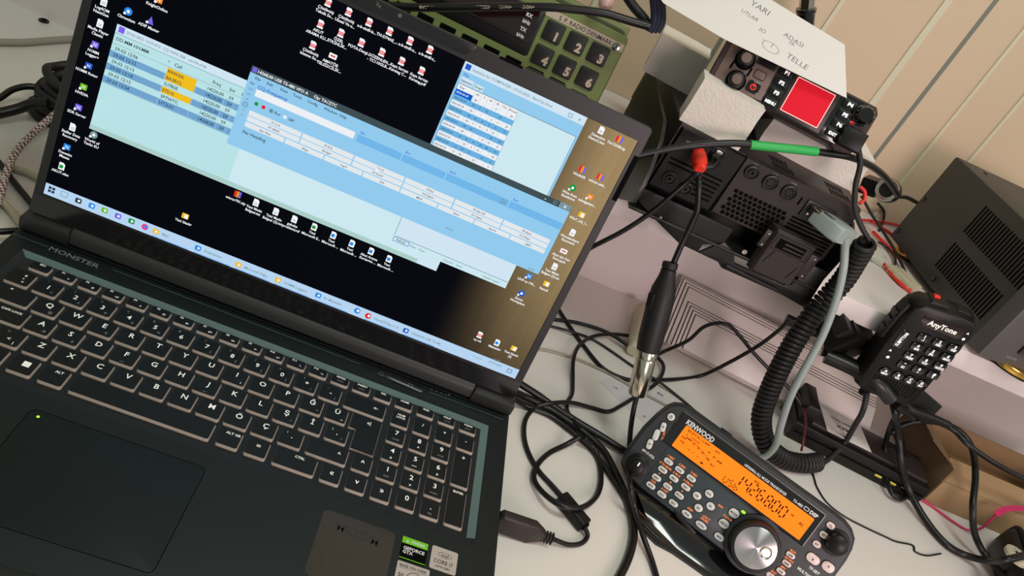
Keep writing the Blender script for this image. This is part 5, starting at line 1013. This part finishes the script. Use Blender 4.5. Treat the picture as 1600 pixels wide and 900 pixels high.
desk_cable('hair thin black wire wandering right from beneath the coiled cord', [(1269, 736, 1), (1273, 750, 1), (1277, 762, 1), (1292, 785, 1), (1318, 806, 1), (1352, 824, 1), (1382, 838, 1), (1400, 846, 1), (1426, 852, 1), (1430, 862, 1), (1448, 868, 1), (1470, 865, 1)], .9, name='wire')
b = MB(); b.tube(W([(1396, 762, 'z', 2), (1430, 776, 'z', 2), (1455, 790, 'z', 2), (1485, 812, 'z', 2), (1512, 828, 'z', 3), (1532, 826, 'z', 14), (1548, 812, 'z', 30), (1560, 800, 'z', 40)]), 1.3, 'pink_ribbon'); b.ribbon(W([(1556, 804, 'z', 40), (1568, 797, 'z', 42), (1585, 794, 'z', 42), (1625, 796, 'z', 42)]), 7, .6, 'pink_ribbon')
tag(b.build('ribbon'), 'crimson ribbon lying from the cardboard box over the ribbed charger', 'ribbon')
cable('wire', 'thin dark red wire curving down behind the grey serial cable', [(1240, 596, 'z', 30), (1254, 630, 'z', 34), (1259, 660, 'z', 36), (1255, 690, 'z', 30), (1252, 704, 'z', 20)], 1.2, 'dark_red_wire')

# ================================================================ wiring on the shelf beside the power supply
WG = 'thin wires on the shelf beside the power supply'
cable('wire', 'black wire running from beside the transceiver down past the white connectors', [(1346, 306, 'z', 200), (1362, 335, 'z', 190), (1382, 365, 'z', 182), (1400, 395, 'z', 178), (1416, 430, 'z', 176), (1422, 455, 'z', 174)], 1.8, group=WG)
cable('wire', 'black wire curving up over the shelf into the back of the power supply', [(1372, 318, 'z', 192), (1381, 330, 'z', 184), (1380, 345, 'z', 176), (1374, 360, 'z', 174)], 1.8, group=WG)
cable('wire', 'short black wire between the bright ringed plug and the power supply', [(1392, 308, 'y', 280), (1415, 308, 'y', 330), (1432, 316, 'y', 400)], 2.2, group=WG)
cable('wire', 'dull red wire from under the transceiver end to the power supply', [(1345, 344, 'z', 178), (1365, 345, 'z', 176), (1385, 348, 'z', 175), (1403, 352, 'z', 176)], 1.8, 'red_wire', group=WG)
cable('wire', 'red wire slanting from the shelf towards the power supply corner', [(1362, 346, 'z', 176), (1380, 357, 'z', 175), (1398, 370, 'z', 174), (1408, 384, 'z', 174)], 1.8, 'red_wire', group=WG)
cable('wire', 'red wire entering the upper white connector', [(1364, 362, 'z', 176), (1376, 374, 'z', 176), (1390, 388, 'z', 176), (1404, 402, 'z', 175)], 2.0, 'red_wire', group=WG)
cable('wire', 'bright red wire leaving the upper white connector towards the microphone', [(1381, 412, 'z', 176), (1394, 430, 'z', 175), (1408, 444, 'z', 175), (1424, 456, 'z', 175)], 1.9, 'red_plastic', group=WG)
cable('wire', 'black wire bending from the upper to the lower white connector', [(1372, 378, 'z', 176), (1388, 388, 'z', 176), (1398, 404, 'z', 176), (1398, 418, 'z', 176)], 1.6, group=WG)
cable('wire', 'red wire hanging at the right end of the transceiver', [(1344, 292, 'y', 226), (1351, 300, 'y', 224), (1350, 312, 'y', 222), (1343, 318, 'y', 220)], 1.8, 'red_wire', group=WG)
for (pa_, pb_, wd, lb) in (((1352, 388), (1382, 408), 18, 'translucent white plastic connector, the upper of two on the shelf'), ((1398, 420), (1430, 450), 24, 'yellowish white plastic connector just above the microphone')):
    a, c = atz(*pa_, 178), atz(*pb_, 178); b = MB(); b.M = fmat(Vector((a.x, a.y, 172)), (c - a).normalized(), Vector((-(c - a).y, (c - a).x, 0)).normalized(), Vector((0, 0, 1))); Lc = (c - a).length
    m_ = 'molex' if wd < 20 else 'cream'; b.box(0, Lc, -wd / 2, wd / 2, 0, 9, m_, bev=1.5); b.box(-6, 4, -wd / 2 + 2, wd / 2 - 2, 1.5, 7.5, m_, bev=1); b.box(Lc * .3, Lc * .6, -wd / 2 - 2, -wd / 2 + 1, 2, 7, m_, bev=.6); b.box(Lc * .2, Lc * .8, -2.5, 2.5, 8.5, 11, m_, bev=.8)
    tag(b.build('wire_connector'), lb, 'connector', 'white wire connectors')

# ================================================================ things at the top edge
a, c = aty(1264, -30, 440), aty(1256, 55, 440)
b = MB(); b.M = axis_mat(c, a); Lq = (a - c).length; b.lathe([(9.4, -60), (9.6, Lq * .42), (10.6, Lq * .44), (10.6, Lq * .5), (8, Lq * .5)], 'black_gloss', n=28); aw = tag(b.build('antenna_feed'), 'black pipe with a bright metal nut running up the wall behind the paper note', 'pipe')
b = MB(); b.M = axis_mat(c, a); b.loft([[(x, y, z) for x, y in circ(0, 0, 8, 6)] for z in (Lq * .5, Lq * .72)] , 'nickel'); b.lathe([(6.4, Lq * .7), (6.6, Lq + 60)], 'nickel', n=24); b.build('metal_nut', aw, label='bright hexagonal metal nut')
pc = W([(560, -40, 'y', 262), (590, 2, 'y', 252), (620, 10, 'y', 246), (680, 12, 'y', 244), (760, 11, 'y', 246), (850, 11, 'y', 248), (900, 15, 'y', 250), (945, 21, 'y', 252), (985, 33, 'y', 254), (1018, 42, 'y', 256)])
b = MB(); b.tube(pc, 3.6, 'cable_black', n=14); pcb = tag(b.build('printed_cable'), 'black cable with small pale printing crossing the front of the green radio', 'cable')
b = MB()
for t, px, py, px2, py2 in (('VTSI SSAB', 672, 11.4, 640, 12), ('UQEMMEI', 705, 11.4, 730, 12), ('CEBEC', 755, 11, 780, 11), ('<HAR>', 788, 11, 812, 11), ('<VDE>', 824, 11, 848, 11)):
    yy_ = 244 + 4 * (px - 640) / 200; a_ = aty(px, py, yy_); c_ = aty(px + 30, py + .2, yy_ + .4); ux = (c_ - a_).normalized(); nn = (CAM - a_).normalized(); uy = nn.cross(ux).normalized(); nn = ux.cross(uy)
    b.M = fmat(a_ + nn * 3.9, ux, uy, nn); b.text(t, 0, 0, 3.4, 'label_beige', 0, rot=180, bold=.02, sx=1.2)
b.build('printing', pcb)
cable('cable', 'black cable passing behind the printed cable above the green radio', [(975, -12, 'y', 270), (990, 10, 'y', 268), (1004, 26, 'y', 266), (1016, 42, 'y', 262)], 4.2)
b = MB()
for dx in (0, 6, 12): b.tube(W([(1018 + dx, -20, 'y', 262), (1022 + dx, 10, 'y', 260), (1022 + dx, 34, 'y', 256), (1014 + dx, 50, 'y', 254)]), 3.4, 'navy', n=8)
tag(b.build('woven_strap'), 'dark navy woven strap hanging beside the paper note', 'strap')
b = MB(); a, c = aty(952, -14, 300), aty(946, 8, 286); b.M = axis_mat(a, c); b.lathe([(7, 0), (7.4, 8), (6.4, (c - a).length), (3.6, (c - a).length + 4), (.1, (c - a).length + 5)], 'pink_skin', n=20); tag(b.build('pink_knob'), 'rounded pale pink plastic end on top of the green radio', 'plastic piece')

# ================================================================ left of the laptop
LG = 'cables left of the laptop'
cable('cable', 'beige cable along the foot of the rear board at top left', [(-40, 66, 'z', 4), (0, 66, 'z', 4), (40, 66, 'z', 4), (80, 63, 'z', 4), (130, 60, 'z', 4)], 3.6, 'cable_beige', group=LG)
cable('cable', 'black cable arching towards the coiled bundle', [(-30, 170, 'z', 16), (0, 153, 'z', 18), (20, 140, 'z', 20), (45, 135, 'z', 22), (70, 140, 'z', 22), (92, 150, 'z', 22)], 3.0, group=LG)
cable('cable', 'thick black cable below the arching one at the left frame edge', [(-30, 182, 'z', 10), (0, 177, 'z', 12), (28, 170, 'z', 16), (52, 162, 'z', 22), (75, 162, 'z', 26)], 5.0, group=LG)
bp = atz(74, 178, 0); b = MB()
for k in range(7):
    R_ = 30 - (k % 3) * 3.4; z_ = 4.5 + k * 6.2
    b.tube([(bp.x + 14 + R_ * math.cos(i * math.pi / 14) + k * 1.2, bp.y + 6 + R_ * .8 * math.sin(i * math.pi / 14) + k * .8, z_ + 1.6 * math.sin(i * .9 + k)) for i in range(29)], 4.2, 'cable_matte', per=3)
tag(b.build('coiled_cable'), 'fat coil of black cable half hidden behind the left edge of the laptop lid', 'cable')
cable('braided_cable', 'white braided cable with dark flecks curving up behind the laptop lid', [(-14, 340, 'z', 4), (0, 308, 'z', 5), (10, 270, 'z', 8), (25, 238, 'z', 12), (48, 212, 'z', 16), (72, 190, 'z', 20), (98, 168, 'z', 24)], 3.0, 'braid_white', group=LG)
cable('cable', 'dark cable slanting behind the lower left corner of the lid', [(-20, 232, 'z', 3), (0, 256, 'z', 3), (20, 282, 'z', 3), (46, 314, 'z', 3), (70, 342, 'z', 3)], 2.4, 'dark_red_wire' if False else 'cable_matte', group=LG)
cable('cable', 'clear yellowish cable crossing under the braided cable', [(8, 256, 'z', 3), (24, 264, 'z', 2.6), (42, 270, 'z', 2.6), (62, 280, 'z', 2.6)], 3.0, 'cable_clear', group=LG)
cable('cable', 'clear yellowish cable at the rear left corner of the laptop base', [(-20, 300, 'z', 3), (0, 314, 'z', 3), (14, 326, 'z', 3), (30, 346, 'z', 3), (40, 362, 'z', 3)], 3.0, 'cable_clear', group=LG)
cable('cable', 'straight black cable entering the rear left corner of the laptop base', [(-30, 362, 'z', 12), (0, 362, 'z', 12), (16, 361, 'z', 12), (34, 360, 'z', 12)], 2.6, group=LG)
